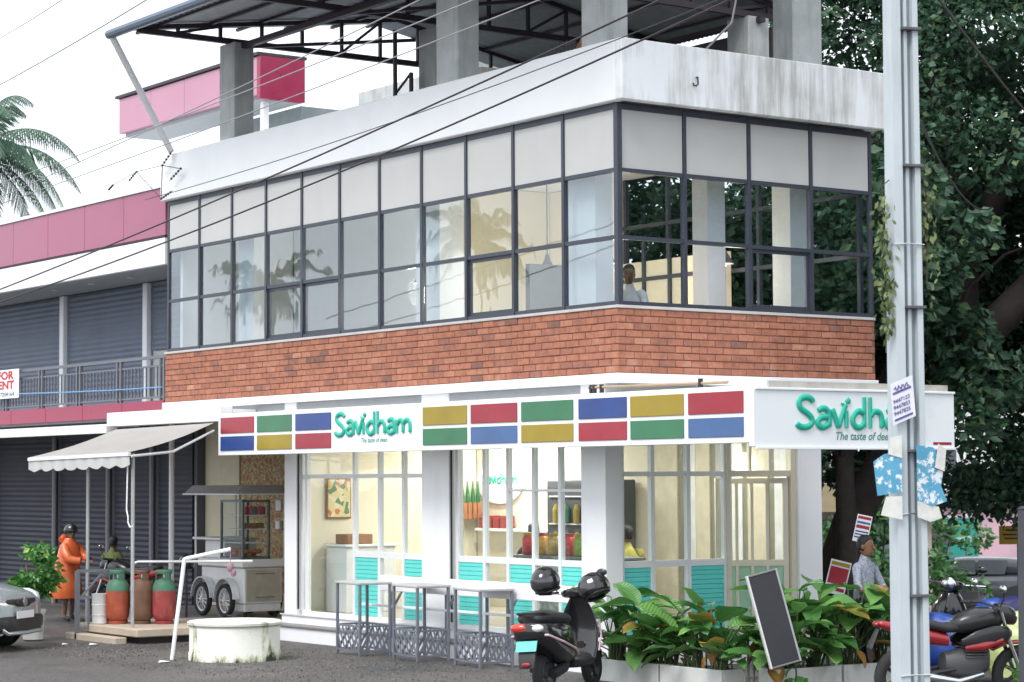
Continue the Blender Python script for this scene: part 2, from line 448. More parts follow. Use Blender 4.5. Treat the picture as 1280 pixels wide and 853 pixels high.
# --- brick band
def brickmat(name, island):
    m = bpy.data.materials.new(name); m.use_nodes = True
    nt = m.node_tree; L = nt.links.new; b = nt.nodes['Principled BSDF']; b.inputs['Roughness'].default_value = .85
    if island: src = nd(nt, 'ShaderNodeNewGeometry').outputs['Random Per Island']
    else: src = nd(nt, 'ShaderNodeObjectInfo').outputs['Random']
    cr = nd(nt, 'ShaderNodeValToRGB'); e = cr.color_ramp.elements
    e[0].position = 0; e[0].color = (.19,.10,.075,1); e[1].position = 1; e[1].color = (.46,.22,.14,1)
    for p, c in ((.06,(.30,.125,.085,1)), (.3,(.345,.135,.083,1)), (.8,(.385,.155,.093,1)), (.97,(.41,.175,.11,1))):
        q = e.new(p); q.color = c
    L(src, cr.inputs[0])
    tc = nd(nt, 'ShaderNodeTexCoord'); ge = nd(nt, 'ShaderNodeNewGeometry')
    n = nd(nt, 'ShaderNodeTexNoise'); n.inputs['Scale'].default_value = 11; n.inputs['Detail'].default_value = 7; n.inputs['Roughness'].default_value = .7
    L(ge.outputs['Position'], n.inputs['Vector'])
    r = nd(nt, 'ShaderNodeMapRange'); r.inputs[1].default_value = .3; r.inputs[2].default_value = .7; r.inputs[3].default_value = .72; r.inputs[4].default_value = 1.22
    L(n.outputs[0], r.inputs[0])
    mx = nd(nt, 'ShaderNodeMixRGB', blend_type='MULTIPLY'); mx.inputs[0].default_value = 1; L(cr.outputs[0], mx.inputs[1]); L(r.outputs[0], mx.inputs[2])
    # lime bloom and soot patches
    n2 = nd(nt, 'ShaderNodeTexNoise'); n2.inputs['Scale'].default_value = 2.3; n2.inputs['Detail'].default_value = 6; L(ge.outputs['Position'], n2.inputs['Vector'])
    r2 = nd(nt, 'ShaderNodeMapRange'); r2.inputs[1].default_value = .62; r2.inputs[2].default_value = .75; r2.inputs[4].default_value = .25; L(n2.outputs[0], r2.inputs[0])
    m2 = nd(nt, 'ShaderNodeMixRGB'); L(r2.outputs[0], m2.inputs[0]); L(mx.outputs[0], m2.inputs[1]); m2.inputs[2].default_value = (.62,.42,.36,1)
    r3 = nd(nt, 'ShaderNodeMapRange'); r3.inputs[1].default_value = .40; r3.inputs[2].default_value = .28; r3.inputs[4].default_value = .4; L(n2.outputs[0], r3.inputs[0])
    m3 = nd(nt, 'ShaderNodeMixRGB'); L(r3.outputs[0], m3.inputs[0]); L(m2.outputs[0], m3.inputs[1]); m3.inputs[2].default_value = (.16,.09,.07,1)
    L(m3.outputs[0], b.inputs['Base Color'])
    bp = nd(nt, 'ShaderNodeBump'); bp.inputs['Strength'].default_value = .35; bp.inputs['Distance'].default_value = .012
    L(n.outputs[0], bp.inputs['Height']); L(bp.outputs[0], b.inputs['Normal'])
    return m
bm1, bm2 = brickmat('brick', False), brickmat('brick_far', True)
mortar = mat('mortar', (.20,.095,.07), .95, var=.25, scale=20)
m = MB(); m.box(-.018, .10, -.018, 12.0, bb, zb-.04); bw_left = m.build('brick_wall', mortar, B)
m = MB(); m.box(.101, 4.34, -.018, .10, bb, zb-.04); bw_right = m.build('brick_wall', mortar, B)
NC = 9; ch = (zb-.04-bb)/NC; BL = .262
def brick_mesh(l, h, d, seed):
    r = random.Random(seed)
    mb = MB(); mb.bbox(0, d, 0, l, 0, h, .006)
    mb.v = [(x+r.uniform(-.002,.002), y+r.uniform(-.0025,.0025), z+r.uniform(-.0025,.0025)) for x, y, z in mb.v]
    return mb
bmeshes = [brick_mesh(BL-.011, ch-.012, .04, i).mesh('brick', mats=[bm1]) for i in range(5)]
bhalf = [brick_mesh(BL/2-.011, ch-.012, .04, 20+i).mesh('brick', mats=[bm1]) for i in range(2)]
rest = MB(); nb = 0
for side in (0, 1):
    Ltot = 12.0 if side == 0 else 4.34
    for c in range(NC):
        y = -.03 if c % 2 == 0 else -.03-BL*.5
        while y < Ltot-.03:
            half = False
            yy = y; ln = BL
            if y < -.03: yy = -.03; ln = BL/2; half = True
            if yy+ln > Ltot: ln = Ltot-yy; half = True
            if ln > .05:
                z = bb+c*ch+.006; jx = rg.uniform(-.004,.005)
                indiv = (side == 1) or yy < 4.0
                if indiv and (not half or abs(ln-BL/2) < .01):
                    me = rg.choice(bhalf) if half else rg.choice(bmeshes)
                    o = bpy.data.objects.new('brick', me); col.objects.link(o)
                    if side == 0:
                        o.location = (-.03+jx, yy+.0055, z); o.parent = bw_left
                    else:
                        o.rotation_euler = (0, 0, math.pi/2); o.location = (yy+ln-.0055, -.031+jx, z)
                        # depth runs along +Y after the quarter turn, length along -X
                        o.parent = bw_right
                    nb += 1
                else:
                    if side == 0:
                        rest.bbox(-.03+jx, .0, yy+.0055, yy+ln-.0055, z, z+ch-.012, .005)
                    else:
                        rest.bbox(yy+.0055, yy+ln-.0055, -.03+jx, .0, z, z+ch-.012, .005)
            y += BL
rest.build('brick_run', bm2, bw_left, kind='stuff')
# white beam below, thin sill above
m = MB(); m.bbox(-.06, .2, -.06, 12.04, pb, bb-.002, .006); m.build('beam', Mt['white'], B)
m = MB(); m.bbox(.201, 4.37, -.06, .2, pb, bb-.002, .006); m.build('beam', Mt['white'], B)
sill = mat('cement_sill', (.50,.48,.46), .8, var=.1)
m = MB(); m.bbox(-.045, .1, -.045, 12.0, zb-.038, zb-.002, .004); m.build('sill', sill, B)
m = MB(); m.bbox(.101, 4.34, -.045, .1, zb-.038, zb-.002, .004); m.build('sill', sill, B)
# --- curtain walls: mullions, rails, panes
CWL = MB().box(-.012, .05, LY-.02, LY+.03, zb, zt+.02).build('curtain_wall', Mt['frame'], B)
CWR = MB().box(LX-.02, LX+.03, -.012, .05, zb, zt+.02).build('curtain_wall', Mt['frame'], B)
def rail(side, a, b, z, w=.05, d=(-.01,.05)):
    m = MB()
    if side == 0: m.box(d[0], d[1], a, b, z-w/2, z+w/2)
    else: m.box(a, b, d[0], d[1], z-w/2, z+w/2)
    return m
for i in range(12):
    y = i*PWL; w = .05 if i else .075
    if i == 11: continue
    m = MB(); m.box(-.02, .055, y-w/2, y+w/2, zb, zt+.02); m.build('mullion', Mt['frame'], CWL)
for i in range(1, 4):
    x = i*PWR; m = MB(); m.box(x-.026, x+.026, -.02, .055, zb, zt+.02); m.build('mullion', Mt['frame'], CWR)
for z in (zb+.025, z2, z1, zt-.02):
    rail(0, .04, LY-.02, z, .05 if z < zt-.1 else .08).build('rail', Mt['frame'], CWL)
    rail(1, .04, LX-.02, z, .05 if z < zt-.1 else .08).build('rail', Mt['frame'], CWR)
zr = [(zb+.05, z2-.026), (z2+.026, z1-.026), (z1+.026, zt-.06)]
for side, n, pw, cw in ((0, 11, PWL, CWL), (1, 4, PWR, CWR)):
    for i in range(n):
        for r, (za, zc) in enumerate(zr):
            a, b = i*pw+.03, (i+1)*pw-.03
            if i == 0: a += .012
            mm = Mt['frost'] if r == 2 else Mt['glassU']
            slide = (side == 0 and r == 0 and i in (2, 6, 7)) or (side == 1 and r == 0 and i in (1, 2))
            t0, t1 = (.0, .012) if r == 2 else (.012, .018)
            if (side, r, i) == (1, 0, 1): continue                # slid open
            if slide: t0, t1 = .03, .036
            m = MB()
            if side == 0: m.box(t0, t1, a, b, za, zc)
            else: m.box(a, b, t0, t1, za, zc)
            m.build('panel' if r == 2 else 'pane', mm, cw)
            if slide:
                m = MB(); w = .045
                def bx(p, q, c, d):
                    if side == 0: m.box(.02, .05, p, q, c, d)
                    else: m.box(p, q, .02, .05, c, d)
                bx(a, b, za, za+w); bx(a, b, zc-w, zc); bx(a, a+w, za+w, zc-w); bx(b-w, b, za+w, zc-w)
                m.build('sash', Mt['frame'], cw)
# --- ground floor: columns, plinth, steps, rooms
FZ = .35
m = MB(); m.box(.003, 3.62, .255, 8.2, -.3, FZ); m.build('plinth', Mt['white'], B)
m = MB(); m.bbox(-.24, .0, .30, 8.25, -.3, .20, .006); m.build('step', Mt['white'], B)
m = MB(); m.bbox(-.27, .0, .28, 8.27, .203, .235, .006); m.build('step_tread', Mt['stepgrey'], B)
m = MB(); m.bbox(-.02, 3.64, .24, 8.22, FZ+.002, FZ+.02, .004); m.build('floor_edge', mat('threshold', (.58,.59,.6), .4), B)
CT = 3.54
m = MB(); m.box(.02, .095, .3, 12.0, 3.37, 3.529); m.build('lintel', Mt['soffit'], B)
for (x0, x1, y0, y1) in ((0,.27,.275,.77), (0,.24,3.70,4.37), (0,.22,7.77,8.12), (3.19,3.6,.25,.6)):
    m = MB(); m.bbox(x0, x1, y0, y1, FZ+.02, CT, .006); m.build('column', Mt['white'], B)
dk = mat('cable_black', (.015,.015,.018), .6)
for y in (3.67, 7.74):
    m = MB(); m.tube([(.02, y, FZ+.1), (.02, y, 3.4)], .014, 6); m.build('downpipe', dk, B)
m = MB(); m.box(.1, 3.6, .35, 8.1, FZ+.021, FZ+.03); m.build('shop_floor', Mt['floor'], B)
m = MB(); m.box(.1, 3.6, .3, 8.1, 3.40, 3.54); m.build('shop_ceiling', Mt['intwhite'], B)
m = MB(); m.box(3.45, 3.58, .62, 8.0, FZ+.031, 3.39); m.build('inner_wall', Mt['cream'], B)
m = MB(); m.box(.25, 3.44, 8.0, 8.1, FZ+.031, 3.39); m.build('inner_wall', Mt['cream'], B, label='pale yellow side wall of the shop')
# glazed bays. rows: bottom rail, dado rail, transom, head
ZD, ZTR, ZH = 1.30, 2.42, 3.38
def bay(side, plane, edges, spec, transom=True, fm='alu'):
    """edges along the wall; spec per light: 't' turquoise dado, 'g' glazed to the floor, 'd' door"""
    root = MB()
    def seg(p, q, c, d, e=.055, o=0.):
        if side == 0: root.box(plane-o, plane+e, p, q, c, d)
        else: root.box(p, q, plane-o, plane+e, c, d)
    lo, hi = min(edges), max(edges)
    seg(lo, hi, FZ+.021, FZ+.075)
    fr = root.build('shop_window', Mt[fm], B)
    def piece(name, mt, p, q, c, d, e0, e1):
        k = MB()
        if side == 0: k.box(plane+e0, plane+e1, p, q, c, d)
        else: k.box(p, q, plane+e0, plane+e1, c, d)
        return k.build(name, mt, fr)
    piece('head_rail', Mt[fm], lo, hi, ZH-.03, ZH+.03, 0, .055)
    es = sorted(edges)
    for k, y in enumerate(es):
        w = .06
        piece('mullion', Mt[fm], y-w/2, y+w/2, FZ+.076, ZH-.031, -.006, .061)
    sp = spec if es == list(edges) else spec[::-1]
    for k in range(len(es)-1):
        a, b = es[k]+.031, es[k+1]-.031
        s = sp[k]
        if s != 'd': piece('rail', Mt[fm], a, b, ZD-.04, ZD+.04, 0, .055)
        if transom: piece('transom', Mt[fm], a, b, ZTR-.03, ZTR+.03, 0, .055); piece('pane', Mt['glassG'], a, b, ZTR+.03, ZH-.03, .024, .03)
        top = ZTR-.03 if transom else ZH-.03
        if s == 't':
            n = 14; h = (ZD-.04-(FZ+.076))/n
            for q in range(n): piece('slat', Mt['turq'], a, b, FZ+.076+q*h+.006, FZ+.076+(q+1)*h, .012 if q % 2 else .015, .04)
            piece('slat_backing', Mt['turq'], a, b, FZ+.077, ZD-.041, .041, .046)
            piece('pane', Mt['glassG'], a, b, ZD+.04, top, .024, .03)
        elif s == 'g':
            piece('pane', Mt['glassG'], a, b, FZ+.076, ZD-.04, .024, .03); piece('pane', Mt['glassG'], a, b, ZD+.04, top, .024, .03)
        else:
            piece('pane', Mt['glassG'], a, b, FZ+.1, top, .024, .03)
    return fr
bay(0, .08, [7.74,7.60,6.26,5.583,4.959,4.40], ['d','d','t','g','t'])
bay(0, .08, [3.62,2.984,2.447,1.882,1.317,.80], ['t','g','t','g','t'], transom=False)
bay(1, .33, [.30,.789,1.375,1.99], ['t','g','t'])
# light horizontal glazing bar high in the second bay
m = MB(); m.box(.081, .13, .83, 2.41, 2.20, 2.235); m.build('glazing_bar', Mt['alu'], B)
# hinged cream door at the right end, standing ajar
creamalu = mat('cream_aluminium', (.62,.58,.46), .4, var=.03); Mt['creamalu'] = creamalu
m = MB(); m.box(1.995, 2.06, .30, .40, FZ+.02, ZH); m.box(3.10, 3.185, .30, .40, FZ+.02, ZH); m.box(2.061, 3.099, .31, .39, ZTR-.04, ZTR+.04)
dfr = m.build('door_frame', creamalu, B)
m = MB(); m.box(2.07, 3.09, .345, .351, ZTR+.05, ZH); m.build('pane', Mt['glassG'], dfr)
for x in (2.42, 2.76): MB().box(x-.02, x+.02, .325, .375, ZTR+.041, ZH).build('glazing_bar', creamalu, dfr)
dw = 1.0; hx0, hy0 = 3.09, .36; ca, sa = math.cos(R(158)), math.sin(R(158))
def dr(u, v, z): return (hx0+ca*u-sa*v, hy0+sa*u+ca*v, z)
def dbox(mb, u0, u1, z0, z1, v0=-.02, v1=.02):
    mb.add([dr(u0,v0,z0),dr(u1,v0,z0),dr(u1,v1,z0),dr(u0,v1,z0),dr(u0,v0,z1),dr(u1,v0,z1),dr(u1,v1,z1),dr(u0,v1,z1)],
           [(3,2,1,0),(4,5,6,7),(0,1,5,4),(1,2,6,5),(2,3,7,6),(3,0,4,7)])
m = MB(); dbox(m, 0, .07, FZ+.04, 2.36); dbox(m, dw-.07, dw, FZ+.04, 2.36); dbox(m, .07, dw-.07, 2.29, 2.36); dbox(m, .07, dw-.07, FZ+.04, FZ+.14); dbox(m, .07, dw-.07, 1.22, 1.30)
for u in (.29, .5, .71): dbox(m, u-.02, u+.02, FZ+.14, 1.22); dbox(m, u-.02, u+.02, 1.30, 2.29)
door = m.build('door', creamalu, B)
m = MB(); dbox(m, .07, dw-.07, 1.3, 2.29, -.004, .004); m.build('pane', Mt['glassG'], door)
m = MB(); dbox(m, .07, dw-.07, FZ+.14, 1.22, -.004, .004); m.build('door_panel', mat('pale_green_panel', (.30,.52,.38), .4), door)
# --- alcove at the left end, behind the food cart
m = MB(); m.box(1.82, 1.95, 8.13, 12.72, .2, 3.5); m.build('alcove_wall', mat('beige_wall', (.62,.56,.42), .7, var=.05), B)
def floral():
    mt = mat('floral_wallpaper', (.30,.17,.055), .6, var=.2)
    nt = mt.node_tree; L = nt.links.new; b = nt.nodes['Principled BSDF']
    tc = nd(nt, 'ShaderNodeTexCoord'); v = nd(nt, 'ShaderNodeTexVoronoi', feature='DISTANCE_TO_EDGE'); v.inputs['Scale'].default_value = 9
    n = nd(nt, 'ShaderNodeTexNoise'); n.inputs['Scale'].default_value = 7; L(tc.outputs['Object'], n.inputs['Vector'])
    ad = nd(nt, 'ShaderNodeMixRGB', blend_type='ADD'); ad.inputs[0].default_value = .25; L(tc.outputs['Object'], ad.inputs[1]); L(n.outputs['Color'], ad.inputs[2]); L(ad.outputs[0], v.inputs['Vector'])
    cr = nd(nt, 'ShaderNodeValToRGB'); e = cr.color_ramp.elements
    e[0].position = .02; e[0].color = (.62,.50,.28,1); e[1].position = .5; e[1].color = (.24,.14,.05,1)
    for p, c in ((.07,(.10,.14,.04,1)), (.14,(.42,.22,.05,1)), (.25,(.33,.09,.04,1))): q = e.new(p); q.color = c
    L(v.outputs['Distance'], cr.inputs[0]); L(cr.outputs[0], b.inputs['Base Color'])
    return mt
Mt['floral'] = floral()
m = MB(); m.box(1.80, 1.817, 9.3, 12.75-.02, .5, 3.45); m.build('wallpaper', Mt['floral'], B)
m = MB(); m.box(1.78, 1.815, 12.76, 13.98, .2, 3.5); m.build('alcove_wall', mat('beige_wall', (.66,.60,.44), .7, var=.05), B)
m = MB(); m.box(-.2, 1.8, 8.28, 14.0, -.2, .19); m.build('alcove_floor', Mt['stepgrey'], B)
m = MB(); m.tube([(.05, 11.9, .19), (.05, 11.9, 3.5)], .045, 10); m.build('post', Mt['white'], B)
# white roof eaves at the left
m = MB(); m.bbox(-.62, -.40, 9.0, 12.95, 3.27, 3.50, .01); m.box(-.395, .0, 9.0, 12.95, 3.40, 3.46); m.build('eave', Mt['white'], B)
# junction boxes on the alcove wall
for (y, z, s) in ((11.35, 1.95, .09), (11.38, 1.62, .07)):
    MB().bbox(1.74, 1.799, y-s, y+s, z-s, z+s, .008).build('switch_box', Mt['alu'], B)

# ================================================================== SIGNS AND CANOPY
def smooth_path(p, k=5):
    p = [Vector((*q, 0)) for q in p]
    if len(p) < 3: return p
    out = []
    for i in range(len(p)-1):
        a, b, c, d = p[max(i-1,0)], p[i], p[i+1], p[min(i+2,len(p)-1)]
        for j in range(k):
            t = j/k
            out.append(.5*((2*b)+(c-a)*t+(2*a-5*b+4*c-d)*t*t+(3*b-a-3*c+d)*t**3))
    return out+[p[-1]]
A_ = [[(.08,.84),(.25,.97),(.44,.9),(.52,.66),(.52,.04)], [(.5,.52),(.26,.53),(.08,.36),(.1,.12),(.28,.03),(.5,.17)]]
LET = {'S': ([[(.62,1.26),(.55,1.42),(.34,1.5),(.12,1.4),(.05,1.15),(.15,.92),(.38,.72),(.55,.5),(.57,.25),(.42,.06),(.2,.02),(.03,.1),(-.04,.22)]], .74),
       'a': (A_, .66), 'v': ([[(0,.95),(.12,.5),(.24,.04)],[(.24,.04),(.36,.5),(.50,.98),(.55,1.16)]], .52),
       'i': ([[(.06,.86),(.06,.03)]], .26), 'd': ([[(.55,1.56),(.55,.04)], [(.53,.76),(.3,.86),(.09,.6),(.06,.32),(.2,.06),(.4,.07),(.53,.28)]], .74),
       'h': ([[(.05,1.56),(.05,.03)], [(.06,.58),(.22,.84),(.44,.8),(.53,.55),(.53,.03)]], .68),
       'm': ([[(.03,.92),(.03,.03)], [(.04,.62),(.18,.86),(.36,.82),(.44,.55),(.44,.03)], [(.45,.62),(.62,.88),(.82,.82),(.9,.55),(.9,.03)]], 1.0)}
def brand(parent, fn, nrm, xh, width, th=.15):
    """raised letters; fn(u, v) -> world point on the board face, nrm points out of the board"""
    tot = sum(LET[c][1] for c in 'Savidham'); k = width/(tot*xh); u = 0.
    for c in 'Savidham':
        st, adv = LET[c]; m = MB()
        for pl in st:
            pts = [fn((u+p.x)*xh*k, p.y*xh) for p in smooth_path(pl)]
            n = len(pts)
            m.tube(pts, [th*xh*(.8 if i in (0, n-1) else 1.05) for i in range(n)], 8, flat=(nrm, .55))
        if c == 'i':
            m.tube([fn((u+.10)*xh*k, 1.20*xh), fn((u+.12)*xh*k, 1.30*xh), fn((u+.14)*xh*k, 1.42*xh), fn((u+.13)*xh*k, 1.52*xh)], [.06*xh, .17*xh, .17*xh, .05*xh], 10, flat=(nrm, .4))
            m.tube([fn((u+.05)*xh*k, 1.10*xh), fn((u-.06)*xh*k, 1.16*xh), fn((u-.16)*xh*k, 1.24*xh)], [.04*xh, .09*xh, .03*xh], 8, flat=(nrm, .4))
        m.build('letter', Mt['letter'], parent, smooth=50)
        u += adv
def text_part(name, body, size, fn, mt, parent, shear=0., bold=0., align='LEFT'):
    cu = bpy.data.curves.new('text', 'FONT'); cu.body = body; cu.size = size; cu.shear = shear; cu.offset = bold; cu.align_x = align; cu.resolution_u = 3
    ob = bpy.data.objects.new('text_tmp', cu); col.objects.link(ob)
    dg = bpy.context.evaluated_depsgraph_get(); dg.update()
    me = ob.evaluated_get(dg).to_mesh()
    m = MB(); m.add([fn(v.co.x, v.co.y) for v in me.vertices], [list(p.vertices) for p in me.polygons])
    ob.evaluated_get(dg).to_mesh_clear(); bpy.data.objects.remove(ob); bpy.data.curves.remove(cu)
    return m.build(name, mt, parent)
SX, SY = -.7, -3.16
S1 = thing('shop_sign', 'long white shop sign with two rows of coloured blocks and green lettering', 'sign', (SX, 8.91, 2.74))
m = MB(); m.bbox(SX, SX+.10, SY+.001, 8.91, 2.745, 3.375, .006); m.build('board', Mt['signwhite'], S1)
rows = [(3.075, 3.315), (2.815, 3.030)]
blocks = [(8.82,7.80,'red','blue'), (7.70,6.69,'green','yellow'), (6.58,5.60,'blue','red'), (3.26,2.24,'yellow','green'), (2.15,1.14,'red','blue2'), (1.05,-.01,'green','yellow'), (-.12,-1.04,'blue','red'), (-1.11,-2.07,'yellow','green'), (-2.15,-3.08,'red','blue2')]
for a, b, c1, c2 in blocks:
    for (za, zc), c in zip(rows, (c1, c2)):
        m = MB(); m.bbox(SX-.014, SX+.001, b, a, za, zc, .004); m.build('colour_block', Mt['s'+c], S1)
brand(S1, lambda u, v: (SX-.012, 5.46-u, 2.985+v), (1,0,0), .20, 1.93)
text_part('tagline', 'The taste of deen', .095, lambda u, v: (SX-.003, 4.82-u, 2.875+v), Mt['lettxt'], S1, .25, .001)
S2 = thing('shop_sign', 'pale shop sign with large raised green lettering on the short side', 'sign', (SX, SY, 2.70))
m = MB(); m.bbox(SX-.004, 2.42, SY-.08, SY, 2.70, 3.34, .008); m.build('board', Mt['signblue'], S2)
m = MB(); m.box(2.06, 2.36, SY-.084, SY-.079, 2.735, 2.765); m.build('stripe', Mt['sred'], S2)
m = MB(); m.bbox(SX+.02, 2.42, SY-.10, SY-.081, 2.675, 2.705, .004); m.bbox(SX+.02, 2.42, SY-.10, SY-.081, 3.325, 3.352, .004); m.build('edging', Mt['signwhite'], S2)
brand(S2, lambda u, v: (-.06+u, SY-.092, 2.915+v), (0,1,0), .225, 1.96)
text_part('tagline', 'The taste of deen', .125, lambda u, v: (.50+u, SY-.084, 2.785+v), Mt['lettxt'], S2, .25, .002)
# canopy roof behind the boards
CN = thing('canopy', 'low flat white canopy roof behind the shop signs', 'canopy', (0, 0, 3.3))
m = MB(); m.add([(SX+.11,SY+.02,3.30),(SX+.11,8.9,3.30),(-.07,8.9,3.37),(-.07,SY+.02,3.37),(SX+.11,SY+.02,3.325),(SX+.11,8.9,3.325),(-.07,8.9,3.395),(-.07,SY+.02,3.395)],
                [(3,2,1,0),(4,5,6,7),(0,1,5,4),(1,2,6,5),(2,3,7,6),(3,0,4,7)])
m.build('sheet', Mt['white'], CN)
m = MB(); m.add([(-.068,SY+.02,3.30),(2.40,SY+.02,3.30),(2.40,-.07,3.37),(-.068,-.07,3.37),(-.068,SY+.02,3.325),(2.40,SY+.02,3.325),(2.40,-.07,3.395),(-.068,-.07,3.395)],
                [(3,2,1,0),(4,5,6,7),(0,1,5,4),(1,2,6,5),(2,3,7,6),(3,0,4,7)])
m.build('sheet', Mt['white'], CN)
tanpipe = mat('tan_pipe', (.45,.33,.22), .5)
m = MB(); m.tube([(SX+.05, -.25, 3.45), (SX+.05, SY+.4, 3.42)], .017, 8); m.build('pipe', tanpipe, CN)
m = MB(); m.box(SX+.3, 2.40, SY+.0, SY+.03, 3.345, 3.43); m.build('flashing', mat('flashing', (.42,.40,.36), .7, var=.2), CN)
for y in (-.3, -.36, -.5, -2.3): MB().box(SX+.03, SX+.07, y-.02, y+.02, 3.38, 3.48).build('clip', Mt['steel'], CN)
for y in (-2.9, 1.2, 4.5, 7.6):
    m = MB(); m.bar((SX+.12, y, 3.24), (-.065, y, 3.34), .04); m.build('bracket', Mt['greyrail'], CN)

# ================================================================== ROOF SHED ON THE TERRACE
RS = thing('roof_shed', 'unfinished rooftop shed of steel trusses and corrugated sheet on concrete columns', 'roof shed', (0, 0, 7.2))
EX0, RX, EX1, EZ, RZ, YB, YF = -1.62, 3.2, 6.6, 9.46, 10.12, 10.75, -1.0
def roofz(x): return EZ+(RZ-EZ)*(x-EX0)/(RX-EX0) if x <= RX else RZ+(9.5-RZ)*(x-RX)/(EX1-RX)
m = MB(); n = 130
prof = []
for (x0, x1, YF_) in ((EX0, RX, YF), (RX, EX1, 3.4)):
    vs_ = []
    for i in range(n+1):
        y = YF_+(YB-YF_)*i/n
        dz = .02*math.cos(i*math.pi)
        vs_ += [(x0, y, roofz(x0)+dz), (x1, y, roofz(x1)+dz), (x0, y, roofz(x0)+dz+.004), (x1, y, roofz(x1)+dz+.004)]
    fs = []
    for i in range(n):
        a = i*4; b = a+4
        fs += [(a, a+1, b+1, b), (a+2, b+2, b+3, a+3)]
    m2 = MB(); m2.add(vs_, fs); m2.build('roof_sheet', Mt['sheet'], RS)
gut = mat('gutter_blue', (.12,.16,.22), .4, .2)
m = MB(); m.tube([(EX0-.02, YB+.06, EZ-.05), (EX0-.02, YF, EZ-.05)], .075, 10); m.build('gutter', gut, RS)
m = MB(); m.tube([(EX0, YB, EZ-.08), (-.16, 11.55, 7.76)], .055, 10); m.build('downpipe', Mt['white'], RS)
cols_ = [(.0,.36,9.72,10.2), (.0,.36,3.45,3.98), (.0,.36,.20,.70), (2.98,3.5,.02,.42), (5.4,5.82,3.6,4.1), (5.4,5.82,9.6,10.1)]
for i, (x0, x1, y0, y1) in enumerate(cols_):
    m = MB(); m.bbox(x0, x1, y0, y1, 7.21, 9.31 if i != 3 else 9.7, .015); m.build('column', Mt['concrete'], RS)
TY = [9.95, 6.8, 3.7, .45]
for y in TY:
    m = MB(); EX = EX1 if y > 3 else RX+.5
    m.bar((EX0+.05, y, 9.35), (EX-.1, y, 9.35), .07, .09); m.bar((EX0+.05, y, EZ-.07), (RX, y, RZ-.07), .07, .07); m.bar((RX, y, RZ-.07), (EX-.1, y, roofz(EX-.1)-.07), .07, .07)
    for k in range(1, 13):
        x = EX0+k*.75
        if x > EX-.3: break
        m.bar((x, y, 9.39), (x, y, roofz(x)-.1), .05)
        if k % 2 and x+.75 < EX: m.bar((x, y, 9.39), (x+.75, y, roofz(x+.75)-.1), .04)
    m.build('truss', Mt['steel'], RS)
for x in (-1.2, -.3, .6, 1.5, 2.4, 3.1, 4.0, 5.0, 6.0):
    m = MB(); m.bar((x, (YF if x < RX else 3.4)+.05, roofz(x)-.05), (x, YB-.03, roofz(x)-.05), .05, .045); m.build('purlin', Mt['steel'], RS)
for x in (.18, 5.6):
    m = MB(); m.bar((x, YF+.3 if x < 1 else 3.5, 9.255), (x, 10.3, 9.255), .10, .085); m.build('beam', Mt['steel'], RS)
m = MB(); m.bar((.3,10.05,9.3),(2.3,8.0,9.3), .05); m.bar((.3,6.9,9.3),(2.6,3.8,9.3), .05); m.build('brace', Mt['steel'], RS)
# stair-head block and half built wall; dark sheet added as shade below the roof
m = MB(); m.bbox(5.9, 6.05, 3.6, 7.4, 7.21, 9.2, .01); m.build('shade_wall', mat('roof_shade', (.09,.09,.095), .9, var=.3, scale=2), RS)
m = MB(); m.prism([(1.9,5.9,7.21),(1.9,6.8,7.21),(1.9,6.8,8.7),(1.9,6.35,8.7)], (.25,0,0)); m.bbox(1.9, 2.3, 6.82, 7.3, 7.21, 9.29, .01); m.build('stair_wall', Mt['concrete'], RS)
m = MB()
for (x, y, h) in ((1.6,7.5,9.3),(1.7,7.2,8.6),(2.4,6.6,9.2)): m.tube([(x,y,7.2),(x,y,h)], .035, 7)
m.tube([(1.6,7.5,8.3),(1.7,7.2,8.6)], .02, 6); m.build('pipe', Mt['steel'], RS)
m = MB(); m.bbox(1.2, 1.8, 4.6, 5.2, 7.21, 8.25, .01); m.build('water_box', mat('beige_box', (.55,.50,.44), .6), RS)
m = MB(); m.prism([(.12,.62,7.75),(.12,1.05,7.75),(.12,.62,8.15)], (.03,0,0)); m.build('plank_offcut', Mt['wood'], RS)
m = MB()
for i in range(7): m.tube([(.05,.9+i*.08,7.76),(.05,.9+i*.08,7.93)], .006, 5)
m.tube([(.05,.85,7.88),(.05,1.45,7.86)], .006, 5); m.build('rebar', Mt['steel'], RS)

# ================================================================== PINK NEIGHBOURING BUILDING
PB = thing('pink_building', 'pink and white shop building with grey shutters and upper balcony', 'building', (0, 12.1, 0))
Y0, Y1 = 12.06, 27.
pw = 1.56; k = 0; y = Y0
while y < 24:
    m = MB(); m.bbox(.0, .08, y+.006, min(y+pw, Y1)-.006, 6.44, 7.24, .006); m.build('cladding_panel', Mt['pink'], PB)
    m = MB(); m.bbox(-.01, .08, y+.005, min(y+pw, Y1)-.005, 5.955, 6.40, .006); m.build('fascia_panel', Mt['signwhite'], PB)
    m = MB(); m.bbox(-.02, .10, y+.006, min(y+pw, Y1)-.006, 3.44, 3.70, .006); m.build('slab_panel', Mt['magenta'], PB)
    y += pw
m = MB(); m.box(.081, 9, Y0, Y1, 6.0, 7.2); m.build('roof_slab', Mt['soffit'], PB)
m = MB(); m.box(-.03, 9, Y0, Y1, 7.245, 7.30); m.build('coping', Mt['signwhite'], PB)
m = MB(); m.box(-.015, .3, Y0, Y1, 6.41, 6.43); m.build('trim', Mt['steel'], PB)
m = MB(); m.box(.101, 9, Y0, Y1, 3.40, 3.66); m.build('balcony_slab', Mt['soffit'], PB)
m = MB(); m.box(1.62, 9, Y0+.05, Y1-.1, 3.67, 5.99); m.build('upper_wall', mat('white_render', (.6,.62,.63), .7), PB)
m = MB(); m.box(1.62, 9, 13.99, Y1-.1, -.2, 3.39); m.build('lower_wall', mat('grey_render', (.10,.105,.12), .7), PB)
